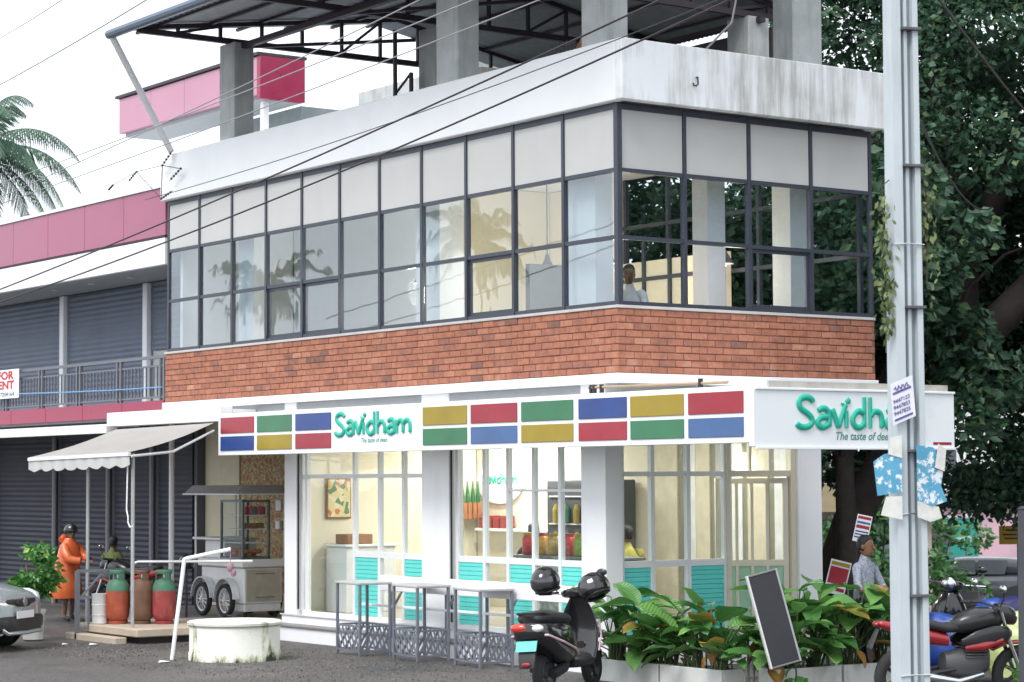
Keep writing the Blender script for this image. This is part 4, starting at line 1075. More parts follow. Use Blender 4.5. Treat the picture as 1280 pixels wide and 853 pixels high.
# ================================================================== PEOPLE
def seg_d(p, a, b):
    ab = b-a; t_ = max(0, min(1, (p-a).dot(ab)/max(ab.length_squared, 1e-9))); return (p-(a+ab*t_)).length
def person(label, loc, rz, J, mats, reg, head=(0,0,0), hd_turn=0., hair=True, sc=1., tuck=None):
    """J: joint name -> (co, radius); mats: region -> material; reg: bone -> region"""
    t = thing('person', label, 'person', loc, rz); t.scale = (sc,)*3
    names = list(J); idx = {n: i for i, n in enumerate(names)}
    bones = [('pelvis','spine'),('spine','chest'),('chest','neck'),('neck','skull')]
    for s in 'LR':
        bones += [('chest','sho'+s),('sho'+s,'elb'+s),('elb'+s,'wri'+s),('wri'+s,'palm'+s),('pelvis','hip'+s),('hip'+s,'knee'+s),('knee'+s,'ank'+s),('ank'+s,'toe'+s)]
    bones = [b for b in bones if b[0] in idx and b[1] in idx]
    me = bpy.data.meshes.new('sk'); me.from_pydata([J[n][0] for n in names], [(idx[a], idx[b]) for a, b in bones], [])
    ob = bpy.data.objects.new('sk', me); col.objects.link(ob)
    ob.modifiers.new('s', 'SKIN'); ss = ob.modifiers.new('u', 'SUBSURF'); ss.levels = 2; ss.render_levels = 2
    sv = me.skin_vertices[0].data
    for i, n in enumerate(names):
        r = J[n][1]; sv[i].radius = r if isinstance(r, tuple) else (r, r); sv[i].use_root = (n == 'pelvis')
    dg = bpy.context.evaluated_depsgraph_get(); dg.update()
    em = ob.evaluated_get(dg).to_mesh()
    keys = list(mats); m = MB()
    vco = [v.co.copy() for v in em.vertices]
    for pl in em.polygons: pass
    base = len(m.v); m.v += [c[:] for c in vco]
    for pl in em.polygons:
        c = pl.center
        bn = min(bones, key=lambda b: seg_d(c, Vector(J[b[0]][0]), Vector(J[b[1]][0]))-.6*((J[b[0]][1] if not isinstance(J[b[0]][1], tuple) else J[b[0]][1][0])))
        nm = bn[1].rstrip('LR') if bn[1][-1] in 'LR' else bn[1]
        m.f.append(list(pl.vertices)); m.m.append(keys.index(reg.get(nm, 'skin')))
    ob.evaluated_get(dg).to_mesh_clear(); bpy.data.objects.remove(ob); bpy.data.meshes.remove(me)
    # head with face, joined to the same surface object
    hc = Vector(J['skull'][0])+Vector((.012,0,.07)); T = Matrix.Translation(hc) @ Matrix.Rotation(hd_turn, 4, 'Z')
    h = MB(); rings = []
    for (zz, fx_, bx_, wy) in ((-.125,.035,.0,.025),(-.115,.062,-.02,.042),(-.085,.080,-.055,.056),(-.045,.085,-.085,.066),(.0,.084,-.098,.072),(.04,.085,-.102,.075),(.08,.074,-.092,.068),(.108,.048,-.062,.048),(.12,.012,-.02,.014)):
        ring = []
        for k in range(20):
            a = 2*math.pi*k/20; ca_, sa_ = math.cos(a), math.sin(a)
            ring.append(((fx_ if ca_ > 0 else -bx_)*ca_, wy*sa_, zz))
        rings.append(ring)
    h.loft(rings)
    h.tube([(.080,0,.02),(.100,0,-.012),(.106,0,-.03),(.084,0,-.042)], [.009,.012,.015,.008], 8)
    for s in (-1, 1):
        h.ell((-.012, s*.075, -.005), (.022,.010,.033), 8, 6); h.ell((.076, s*.030, .012), (.012,.014,.008), 8, 5)
    h.tube([(.080,-.026,-.072),(.089,0,-.070),(.080,.026,-.072)], [.005,.008,.005], 6)
    m.cur = keys.index('skin'); m.add([(T @ Vector(p))[:] for p in h.v], h.f)
    # hands: palm already grown, add five fingers each
    for s in 'LR':
        if 'palm'+s not in idx: continue
        w = Vector(J['wri'+s][0]); p = Vector(J['palm'+s][0]); d = (p-w).normalized(); sd_ = d.cross(Vector((0,0,1)));
        sd_ = sd_.normalized() if sd_.length > .1 else Vector((0,1,0)); dn = d.cross(sd_)
        for k, (off, ln) in enumerate(((-.027,.062),(-.009,.072),(.009,.068),(.026,.054))):
            b = p+sd_*off+d*.01; m.tube([b, b+d*ln*.5+dn*.008, b+d*ln*.85+dn*.028], [.010,.009,.006], 6)
        b = w+d*.02-sd_*.02; m.tube([b, b-sd_*.03+d*.025, b-sd_*.035+d*.055], [.012,.010,.007], 6)
    m.build('body', [mats[k] for k in keys], t, smooth=80)
    if hair:
        h = MB(); rings = []
        for (zz, fx_, bx_, wy) in ((-.05,-.05,-.098,.071),(-.02,-.03,-.108,.078),(.02,.0,-.112,.082),(.055,.060,-.112,.081),(.085,.080,-.104,.078),(.115,.060,-.078,.060),(.132,.02,-.03,.022)):
            ring = []
            for k in range(20):
                a = 2*math.pi*k/20; ca_, sa_ = math.cos(a), math.sin(a)
                x = (fx_ if ca_ > 0 else -bx_)*ca_
                ring.append((x, wy*sa_, zz+.006*math.sin(k*5)))
            rings.append(ring)
        h.loft(rings); h.v = [(T @ Vector(p))[:] for p in h.v]
        h.build('hair', Mt['hair'], t, smooth=80)
    t['_hc'] = 0; del t['_hc']
    return t, hc
def stand(elbL=(.02,.27,1.12), wriL=(.10,.26,.88), elbR=(.02,-.27,1.12), wriR=(.10,-.26,.88), lean=0.):
    J = dict(pelvis=((0,0,.92),(.12,.15)), spine=((lean*.4,0,1.08),(.10,.14)), chest=((lean*.8,0,1.27),(.105,.155)), neck=((lean,0,1.44),.056), skull=((lean+.015,0,1.53),.055))
    for s, sg, e, w in (('L',1,elbL,wriL), ('R',-1,elbR,wriR)):
        e = Vector(e); w = Vector(w); pm = w+(w-e).normalized()*.075
        J['sho'+s] = ((lean*.9,sg*.175,1.37),.062); J['elb'+s] = (tuple(e),.044); J['wri'+s] = (tuple(w),.031); J['palm'+s] = (tuple(pm),(.034,.022))
        J['hip'+s] = ((0,sg*.09,.86),.088); J['knee'+s] = ((.03,sg*.10,.48),.058); J['ank'+s] = ((-.01,sg*.10,.09),.042); J['toe'+s] = ((.14,sg*.115,.04),.036)
    return J
REG = dict(spine='shirt', chest='shirt', neck='shirt', sho='shirt', elb='shirt', wri='skin', palm='skin', hip='pants', knee='pants', ank='pants', toe='shoe', skull='skin')
shoe = mat('shoe', (.02,.02,.02), .6); pants = mat('dark_trousers', (.03,.032,.045), .8, var=.2)
def checked():
    m_ = mat('patterned_shirt', (.34,.36,.42), .8, var=.25, scale=35, dirt=(.10,.12,.20), dscale=(60,60,60), damt=.8, dlo=.5, dhi=.55); return m_
# man in patterned shirt beside the leaning tree
person('man in grey blue patterned shirt standing behind the right planter', (1.32,-2.84,0), R(54.3-180+50), stand(elbL=(.10,.25,1.12), wriL=(.30,.12,1.02), elbR=(.08,-.26,1.12), wriR=(.28,-.14,1.02)),
       dict(skin=Mt['skin'], shirt=checked(), pants=pants, shoe=shoe), REG, hd_turn=R(12), sc=.985)
# courier in an orange raincoat and black helmet
coatm = mat('orange_raincoat', (.62,.125,.035), .35, var=.12, scale=5, coat=.2, bump=.5, bscale=6)
pt, hc = person('person in long orange raincoat and black helmet beside the grey railing', (-.78,14.07,-.0), R(54.3-90-28), stand(elbL=(.20,.22,1.14), wriL=(.38,.10,1.10), elbR=(.20,-.24,1.12), wriR=(.40,-.12,1.08), lean=.03),
       dict(skin=Mt['skin'], shirt=coatm, pants=mat('bare_leg', (.17,.085,.055), .6), shoe=shoe), REG, hd_turn=R(-35), hair=False, sc=.94)
rings = []
for (z, rx, ry, cx) in ((.42,.27,.31,-.06),(.46,.28,.32,-.06),(.7,.25,.29,-.04),(.95,.21,.265,-.02),(1.2,.175,.245,.02),(1.36,.14,.225,.03),(1.43,.10,.14,.03),(1.50,.085,.09,.03)):
    rings.append([(cx+rx*math.cos(2*math.pi*k/28)*(1+.05*math.sin(k*3+z*4)*(1.5-z)), ry*math.sin(2*math.pi*k/28)*(1+.05*math.sin(k*3+z*4)*(1.5-z)), z) for k in range(28)])
m = MB(); m.loft(rings, cap=False)
for s in (1, -1): m.tube([(.03,s*.16,1.36),(.12,s*.22,1.23),(.20,s*.235,1.13),(.30,s*.17,1.10),(.37,s*.12,1.09)], [.085,.088,.082,.07,.075], 12, cap=False)
m.build('raincoat', coatm, pt, smooth=70)
m = MB(); m.tube([(-.09,-.1,1.46),(-.11,0,1.50),(-.09,.1,1.46)], [.05,.07,.05], 10); m.build('hood', coatm, pt, smooth=70)
def helmet_mesh(parent, c, s=1., tilt=None, mt1=None, visor=True):
    h = MB(); rings = []
    for i in range(11):
        ph = -.62+(math.pi/2+.62-.02)*i/10
        rings.append([(c[0]+s*.142*math.cos(ph)*math.cos(2*math.pi*k/24)*(1.08 if math.cos(2*math.pi*k/24) > 0 else 1.0), c[1]+s*.125*math.cos(ph)*math.sin(2*math.pi*k/24), c[2]+s*.135*math.sin(ph)) for k in range(24)])
    h.loft(rings); sh = h.build('shell', mt1 or Mt['black'], parent, smooth=70)
    if visor:
        v = MB(); rr = []
        for i in range(5):
            ph = -.30+i*.16
            rr.append([(c[0]+s*.158*math.cos(ph)*math.cos(a), c[1]+s*.131*math.cos(ph)*math.sin(a), c[2]+s*.138*math.sin(ph)) for a in [R(-70+14*k) for k in range(11)]])
        n = 11; v.add([p for r_ in rr for p in r_], [(i*n+k, i*n+k+1, (i+1)*n+k+1, (i+1)*n+k) for i in range(4) for k in range(10)])
        v.build('visor', mat('visor', (.03,.03,.035), .05, coat=1.), parent, smooth=80)
    b = MB(); b.tube([(c[0]+s*.11*math.cos(R(a)), c[1]+s*.107*math.sin(R(a)), c[2]-s*.083) for a in range(-150,151,20)], .011*s, 6); b.build('rim', Mt['blackmatte'], parent)
    return sh
h = MB(); hc_ = hc+Vector((-.005,0,.02))
rings = []
for i in range(10):
    ph = -.35+(math.pi/2+.33)*i/9
    rings.append([(hc_.x+.128*math.cos(ph)*math.cos(2*math.pi*k/20), hc_.y+.115*math.cos(ph)*math.sin(2*math.pi*k/20), hc_.z+.015+.125*math.sin(ph)) for k in range(20)])
h.loft(rings); h.build('helmet', Mt['black'], pt, smooth=70)
# seated customers and staff
def sit(z0=.45):
    J = dict(pelvis=((0,0,z0+.08),(.12,.15)), spine=((.0,0,z0+.26),(.10,.14)), chest=((.03,0,z0+.45),(.105,.155)), neck=((.06,0,z0+.62),.056), skull=((.08,0,z0+.71),.055))
    for s, sg in (('L',1),('R',-1)):
        J['sho'+s] = ((.03,sg*.175,z0+.55),.062); J['elb'+s] = ((.12,sg*.24,z0+.30),.044); J['wri'+s] = ((.34,sg*.15,z0+.30),.031); J['palm'+s] = ((.41,sg*.13,z0+.31),(.034,.022))
        J['hip'+s] = ((.03,sg*.09,z0+.06),.088); J['knee'+s] = ((.44,sg*.11,z0+.05),.06); J['ank'+s] = ((.42,sg*.11,.09),.042); J['toe'+s] = ((.56,sg*.12,.04),.036)
    return J
def cloth(n, c): return mat(n, c, .85, var=.15, scale=15)
stool_m = mat('stool_steel', (.35,.35,.36), .4, .6)
def stool(loc, h, lb):
    t = thing('stool', lb, 'stool', loc)
    x, y, z = loc
    MB().lathe([(.16,z+h-.035),(.175,z+h-.03),(.175,z+h-.008),(.16,z+h)], (x,y,0), 18).build('seat', Mt['blackmatte'], t, smooth=40)
    MB().lathe([(.02,z+.02),(.02,z+h-.035)], (x,y,0), 10).build('stem', stool_m, t)
    MB().lathe([(.17,z),(.17,z+.015),(.03,z+.03)], (x,y,0), 18).build('base', stool_m, t)
for (lb, loc, rz_, c, hd) in (('diner with dark hair in a yellow green shirt behind the corner column', (1.75,2.0,FZ+.031), R(75), (.42,.38,.08), 0.),
                              ('dark haired person seated inside the second shop window', (1.75,4.15,FZ+.031), R(60), (.06,.05,.05), .4),
                              ('person in a white shirt at the upstairs corner window', (1.05,1.05,3.751), R(215), (.68,.70,.74), .2),
                              ('dark haired diner low behind the upstairs glazing of the long side', (1.6,6.4,3.751), R(150), (.05,.05,.06), 0.)):
    person(lb, loc, rz_, sit(), dict(skin=Mt['skin'], shirt=cloth('shirt', c), pants=pants, shoe=shoe), REG, hd_turn=hd)
    stool(loc, .455, 'round black stool under the '+lb.split(' behind')[0].split(' seated')[0].split(' at the')[0].split(' low')[0])
pg, _ = person('person in a green shirt sitting with back turned behind the grey railing', (.45,15.0,.02), R(30), sit(.58), dict(skin=Mt['skin'], shirt=cloth('olive_shirt', (.10,.13,.04)), pants=pants, shoe=shoe), REG, hd_turn=.3, sc=.93)
stool((.45,15.0,.02), .55, 'dark stool under the person in the green shirt')

# ================================================================== VEHICLES
def sup(x, yc, zc, hw, hh, e=2.6, n=20, ez=None):
    """super-ellipse ring in the YZ plane"""
    r = []
    for k in range(n):
        a = 2*math.pi*k/n; ca_, sa_ = math.cos(a), math.sin(a)
        r.append((x, yc+hw*math.copysign(abs(ca_)**(2/e), ca_), zc+hh*math.copysign(abs(sa_)**(2/e), sa_)))
    return r
def wheel(parent, x, y, z, R_, w, spokes=5, rimm=None, tm=None):
    t_ = MB(); prof = []
    for k in range(13):
        a = math.pi*k/12; prof.append((R_-w*.55+w*.55*math.sin(a), -w/2*math.cos(a)))
    t_.lathe([(R_*.66,-w*.4)]+prof+[(R_*.66,w*.4)], (x,y,z), 28, 'y', cap=False)
    tyre = t_.build('wheel', tm or Mt['rubber'], parent, smooth=50)
    r_ = MB(); r_.lathe([(R_*.62,-w*.38),(R_*.68,-w*.40),(R_*.68,w*.40),(R_*.62,w*.38),(R_*.62,-w*.38)], (x,y,z), 28, 'y', cap=False)
    r_.lathe([(R_*.18,-w*.42),(R_*.18,w*.42)], (x,y,z), 12, 'y')
    for k in range(spokes):
        a = 2*math.pi*k/spokes
        r_.bar((x+R_*.14*math.sin(a), y, z+R_*.14*math.cos(a)), (x+R_*.65*math.sin(a), y, z+R_*.65*math.cos(a)), w*.35, R_*.12, (0,1,0))
    r_.build('rim', rimm or Mt['chrome'], tyre, smooth=40)
    return tyre
def scooter(label, loc, rz, body, trim, plate=True, lean=-7):
    t = thing('scooter', label, 'scooter', loc, rz)
    wheel(t, -.62, 0, .225, .225, .11, 5, mat('dull_rim', (.16,.16,.17), .4, .7)); wheel(t, .66, 0, .225, .225, .095, 5, Mt['blackmatte'])
    m = MB(); m.loft([sup(-.97,0,.70,.08,.06), sup(-.94,0,.69,.16,.10), sup(-.80,0,.65,.215,.15), sup(-.55,0,.57,.235,.23), sup(-.30,0,.54,.22,.25), sup(-.14,0,.52,.18,.24), sup(-.06,0,.50,.14,.20)]); m.build('tail_body', body, t, smooth=60)
    m = MB(); m.loft([sup(-.90,0,.82,.09,.04), sup(-.84,0,.825,.15,.065), sup(-.6,0,.82,.175,.08), sup(-.35,0,.795,.17,.075), sup(-.12,0,.775,.13,.065), sup(.0,0,.755,.06,.04)]); m.build('seat', mat('seat_vinyl', (.018,.018,.02), .55, bump=.2, bscale=90), t, smooth=60)
    m = MB(); m.loft([sup(-.16,0,.31,.15,.05,4), sup(.05,0,.29,.17,.045,4), sup(.30,0,.30,.17,.05,4), sup(.42,0,.36,.16,.06,4)]); m.build('floorboard', Mt['blackmatte'], t, smooth=50)
    m = MB()                                                       # leg shield: a curved plate leaning back
    R1 = []
    for (x, z, hw, th) in ((.40,.33,.19,.05),(.46,.45,.21,.05),(.50,.62,.215,.05),(.49,.78,.19,.055),(.46,.90,.13,.06),(.42,.98,.075,.06)):
        ring = []
        for k in range(20):
            a = 2*math.pi*k/20; ring.append((x+th*math.sin(a)-.10*(abs(math.cos(a))**2)*(hw/.2), hw*math.cos(a), z+.0*math.sin(a)))
        R1.append(ring)
    m.loft(R1); m.build('leg_shield', body, t, smooth=60)
    m = MB(); m.loft([sup(.40,0,.47,.05,.04), sup(.56,0,.46,.065,.05), sup(.70,0,.45,.06,.03), sup(.86,0,.37,.05,.02), sup(.90,0,.30,.03,.015)]); m.build('front_mudguard', body, t, smooth=60)
    m = MB()
    for s in (1, -1): m.tube([(.48,s*.07,.62),(.66,s*.07,.225)], .018, 8)
    m.build('fork', Mt['blackmatte'], t)
    m = MB(); m.loft([sup(.30,0,1.03,.10,.03), sup(.36,0,1.03,.16,.055), sup(.46,0,1.04,.13,.07), sup(.53,0,1.03,.07,.05)]); m.build('handlebar_cover', body, t, smooth=60)
    m = MB(); m.tube([(.30,.36,1.05),(.35,.16,1.04),(.35,-.16,1.04),(.30,-.36,1.05)], .014, 8); m.build('handlebar', Mt['chrome'], t)
    for s in (1, -1):
        m = MB(); m.tube([(.305,s*.25,1.045),(.29,s*.38,1.05)], .022, 8); g_ = m.build('grip', Mt['rubber'], t)
        m = MB(); m.tube([(.36,s*.26,1.03),(.37,s*.38,1.03)], .007, 6); m.build('brake_lever', Mt['chrome'], g_)
        m = MB(); m.tube([(.36,s*.20,1.05),(.37,s*.26,1.16),(.36,s*.30,1.20)], .007, 6)
        m.ell((.35,s*.31,1.24), (.015,.06,.04), 12, 8); m.build('mirror', Mt['black'], t, smooth=60)
    m = MB(); m.lathe([(.075,0),(.08,.02),(.05,.035)], (.50,0,1.04), 16, 'x'); m.build('headlight', Mt['chrome'], t, smooth=50)
    m = MB(); m.ell((-.945,.095,.735), (.045,.10,.05), 12, 8); m.build('tail_light', mat('tail_red', (.60,.035,.015), .12, coat=1.), t, smooth=80)
    m = MB(); m.ell((-.94,-.10,.725), (.05,.065,.042), 12, 8); m.build('indicator', mat('clear_lens', (.75,.75,.76), .1, coat=1.), t, smooth=80)
    for s in (1, -1):
        m = MB(); m.tube([(-.955,s*.06,.665),(-.90,s*.195,.65),(-.62,s*.24,.56),(-.30,s*.228,.47),(-.12,s*.185,.40)], .013, 6); m.build('trim', trim, t)
        m = MB(); m.tube([(.36,s*.215,.40),(.42,s*.228,.56),(.42,s*.215,.74)], .011, 6); m.build('trim', trim, t)
    m = MB(); m.tube([(-.60,.15,.83),(-.86,.14,.88),(-.95,.0,.885),(-.86,-.14,.88),(-.60,-.15,.83)], .014, 8); m.build('grab_rail', Mt['blackmatte'], t, smooth=60)
    m = MB(); m.loft([sup(-.92,0,.62,.05,.015,4), sup(-1.02,0,.47,.09,.012,4), sup(-1.05,0,.33,.08,.012,4)]); m.build('rear_mudguard', Mt['blackmatte'], t, smooth=40)
    if plate:
        m = MB(); m.prism([(-.985,-.11,.60),(-.985,.11,.60),(-1.035,.11,.50),(-1.035,-.11,.50)], (-.012,0,-.004)); m.build('number_plate', mat('green_plate', (.12,.60,.45), .4), t)
    m = MB(); m.ell((-1.06,.0,.36), (.012,.05,.025), 10, 6); m.build('reflector', Mt['red'], t)
    m = MB(); m.tube([(-.62,-.10,.225),(-.35,-.10,.28),(-.2,-.07,.33)], [.05,.06,.05], 10); m.tube([(-.66,.11,.26),(-.72,.13,.55)], .022, 8); m.build('swingarm', Mt['blackmatte'], t, smooth=50)
    m = MB(); m.tube([(-.1,.12,.22),(-.12,.16,.10),(-.2,.24,.0)], .011, 6); m.build('side_stand', Mt['blackmatte'], t)
    t.rotation_euler = (R(lean), 0, rz)
    return t
pinktrim = mat('pale_pink_trim', (.62,.42,.50), .3)
SC = scooter('black electric scooter with two helmets and green plate parked by the planter', (-1.83,-1.38,0), R(30), Mt['black'], pinktrim, lean=-4)
SC.scale = (1.06,1.1,1.04)
MSC = W(SC)
for (p, rz_, lb, tx) in (((.34,.33,1.17), R(200), 'glossy black helmet hung on the left mirror of the scooter', R(8)), ((.33,-.28,1.075), R(170), 'black helmet hung lower on the right grip of the scooter', R(28))):
    c = MSC @ Vector(p)
    h = thing('helmet', lb, 'helmet', c, rz_, 'helmets on the scooter')
    helmet_mesh(h, (0,0,.06), 1.28)
    h.rotation_euler = (tx, R(12), rz_)

def motorcycle(label, loc, rz, c1, c2, lean=-5):
    t = thing('motorcycle', label, 'motorcycle', loc, rz)
    wheel(t, -.66, 0, .30, .30, .11, 6, Mt['blackmatte']); wheel(t, .66, 0, .30, .30, .095, 6, Mt['blackmatte'])
    m = MB(); m.loft([sup(-.12,0,.82,.06,.05), sup(-.02,0,.84,.13,.10), sup(.14,0,.87,.155,.13), sup(.30,0,.89,.14,.12), sup(.42,0,.87,.09,.08), sup(.46,0,.86,.04,.04)]); m.build('fuel_tank', c2, t, smooth=60)
    m = MB(); m.loft([sup(-.78,0,.90,.05,.025), sup(-.70,0,.895,.11,.05), sup(-.45,0,.86,.13,.055), sup(-.2,0,.80,.14,.05), sup(-.05,0,.80,.09,.05)]); m.build('seat', mat('bike_seat', (.02,.02,.022), .6), t, smooth=60)
    m = MB(); m.loft([sup(-.95,0,.86,.03,.02), sup(-.90,0,.85,.07,.04), sup(-.65,0,.79,.12,.07), sup(-.40,0,.72,.13,.09), sup(-.18,0,.68,.12,.07)]); m.build('tail_fairing', c1, t, smooth=60)
    for s in (1, -1):
        m = MB(); m.loft([sup(-.05,s*.13,.66,.02,.03), sup(.10,s*.155,.68,.03,.10), sup(.30,s*.165,.72,.035,.11), sup(.46,s*.14,.74,.03,.08), sup(.52,s*.12,.74,.015,.03)]); m.build('tank_shroud', c2, t, smooth=60)
        m = MB(); m.tube([(-.02,s*.165,.60),(.18,s*.19,.62),(.40,s*.185,.68)], [.02,.045,.02], 8, flat=((0,1,0),.4)); m.build('belly_panel', c1, t, smooth=60)
    m = MB(); m.loft([sup(-.2,0,.42,.10,.12), sup(.0,0,.42,.14,.16), sup(.2,0,.44,.13,.16), sup(.3,0,.46,.08,.12)])
    for i in range(5): m.bbox(.0,.26,-.16,.16,.50+i*.03,.512+i*.03,.003)
    m.build('engine', mat('engine_grey', (.10,.10,.105), .5, .5), t, smooth=40)
    m = MB()
    for s in (1, -1): m.tube([(.66,s*.085,.30),(.50,s*.085,.70),(.42,s*.08,.96)], [.026,.024,.022], 8)
    m.build('fork', Mt['chrome'], t, smooth=50)
    m = MB(); m.tube([(.24,.36,1.02),(.34,.22,1.03),(.40,.06,1.0),(.40,-.06,1.0),(.34,-.22,1.03),(.24,-.36,1.02)], .013, 8); m.build('handlebar', Mt['blackmatte'], t, smooth=50)
    for s in (1, -1):
        m = MB(); m.tube([(.25,s*.28,1.02),(.20,s*.40,1.015)], .02, 8); m.build('grip', Mt['rubber'], t)
        m = MB(); m.tube([(.33,s*.24,1.03),(.34,s*.30,1.14),(.32,s*.33,1.19)], .007, 6); mi = m.build('mirror', Mt['blackmatte'], t)
        m = MB(); m.ell((.31,s*.34,1.23), (.02,.075,.045), 12, 8); m.build('mirror_head', Mt['chrome'], mi, smooth=70)
    m = MB(); m.loft([sup(.40,0,.94,.09,.10), sup(.50,0,.93,.11,.11), sup(.58,0,.90,.09,.09), sup(.62,0,.88,.04,.05)]); m.build('headlight_cowl', c2, t, smooth=60)
    m = MB(); m.ell((.605,0,.89), (.02,.07,.055), 12, 8); m.build('headlight', Mt['chrome'], t, smooth=70)
    m = MB(); m.loft([sup(.36,0,.56,.05,.015), sup(.50,0,.63,.065,.02), sup(.68,0,.635,.065,.02), sup(.86,0,.58,.055,.015), sup(.93,0,.50,.04,.01)]); m.build('front_mudguard', c1, t, smooth=60)
    m = MB(); m.ell((-.955,0,.85), (.025,.06,.03), 10, 6); m.build('tail_light', Mt['red'], t, smooth=70)
    m = MB(); m.tube([(-.93,0,.80),(-1.02,0,.60),(-1.0,0,.48)], [.04,.07,.06], 6, flat=((1,0,0),.3)); m.build('rear_mudguard', Mt['blackmatte'], t)
    m = MB(); m.tube([(.2,-.12,.32),(-.1,-.17,.26),(-.55,-.18,.34),(-.80,-.18,.42)], [.03,.04,.055,.05], 10); m.build('exhaust', Mt['chrome'], t, smooth=60)
    m = MB(); m.tube([(-.66,.1,.30),(-.1,.1,.38)], .026, 8); m.tube([(-.66,-.1,.30),(-.1,-.1,.38)], .026, 8); m.tube([(-.6,.13,.36),(-.42,.13,.74)], .025, 8); m.build('swingarm', Mt['blackmatte'], t)
    m = MB(); m.tube([(-.05,.1,.3),(-.1,.2,.0)], .012, 6); m.build('side_stand', Mt['blackmatte'], t)
    t.rotation_euler = (R(lean), 0, rz)
    return t
MC = motorcycle('red and black motorcycle parked beside the pole at the lower right', (.50,-5.05,0), RZC+R(14), Mt['red'], mat('satin_black', (.014,.014,.016), .32, var=.2, coat=.3), lean=4)
mc3 = copy_tree(MC); mc3.location = (3.1,-4.4,0); mc3.rotation_euler = (R(5),0,RZC+R(35)); mc3['label'] = 'red motorcycle farther back at the right edge behind the pale plastic cover'
mc2 = copy_tree(MC); mc2.location = (.2,13.9,0); mc2.rotation_euler = (R(4),0,R(110)); mc2['label'] = 'red motorcycle parked behind the grey railing and gas cylinders'
# bikes behind, one of them in dark grey, and tarpaulins thrown over two more
sc2 = copy_tree(SC); sc2.location = (3.4,-2.2,0); sc2.rotation_euler = (R(-6),0,R(-150)); sc2['label'] = 'black scooter half hidden between the pole and the blue covers'
def tarp(label, loc, rz, mt_, prof, seed):
    """cloth thrown over a bike: prof = (x, half width, top z) along its length"""
    r_ = random.Random(seed); m = MB(); rings = []; n = 26
    for (x, w, h) in prof:
        ring = []
        for k in range(n):
            a = math.pi*k/(n-1); c_a, s_a = math.cos(a), math.sin(a)
            fold = 1+.16*math.sin(k*1.7+x*5+seed)*(1-s_a)
            ring.append((x+.03*math.sin(k*2+seed), w*math.copysign(abs(c_a)**.55, c_a)*fold*(1.25-.25*s_a), .18+(h-.18)*s_a**.6+r_.uniform(-.012,.012)))
        rings.append(ring)
    m.loft(rings); o = m.build('bike_cover', mt_, smooth=80); o.location = loc; o.rotation_euler = (0,0,rz)
    return tag(o, label, 'bike cover')
tb = mat('blue_tarp', (.014,.06,.30), .4, var=.2, scale=4, bump=.9, bscale=7); td = mat('navy_tarp', (.012,.015,.09), .5, var=.2, scale=4, bump=.9, bscale=7)
tarp('bright blue cover draped over a parked bike beside the pole', (2.35,-3.3,0), RZC+R(-18), tb, [(-.62,.05,.5),(-.55,.2,.78),(-.2,.24,.80),(.1,.22,.72),(.3,.28,.95),(.45,.30,.98),(.55,.2,.75),(.6,.06,.5)], 1)
tarp('navy blue cover draped over a bike behind the bright blue one', (5.5,-1.5,0), RZC+R(12), td, [(-.5,.05,.5),(-.42,.2,.75),(-.2,.24,.82),(0,.24,.80),(.2,.28,.98),(.35,.28,1.04),(.45,.2,.8),(.5,.08,.5)], 5)
tarp('pale yellow green plastic cover at the right edge', (1.95,-4.5,0), RZC, mat('lime_plastic', (.45,.52,.22), .35, var=.25, scale=4, bump=.9, bscale=9), [(-.25,.05,.4),(-.2,.2,.7),(0,.25,.86),(.2,.25,.9),(.35,.2,.7),(.4,.05,.4)], 9)

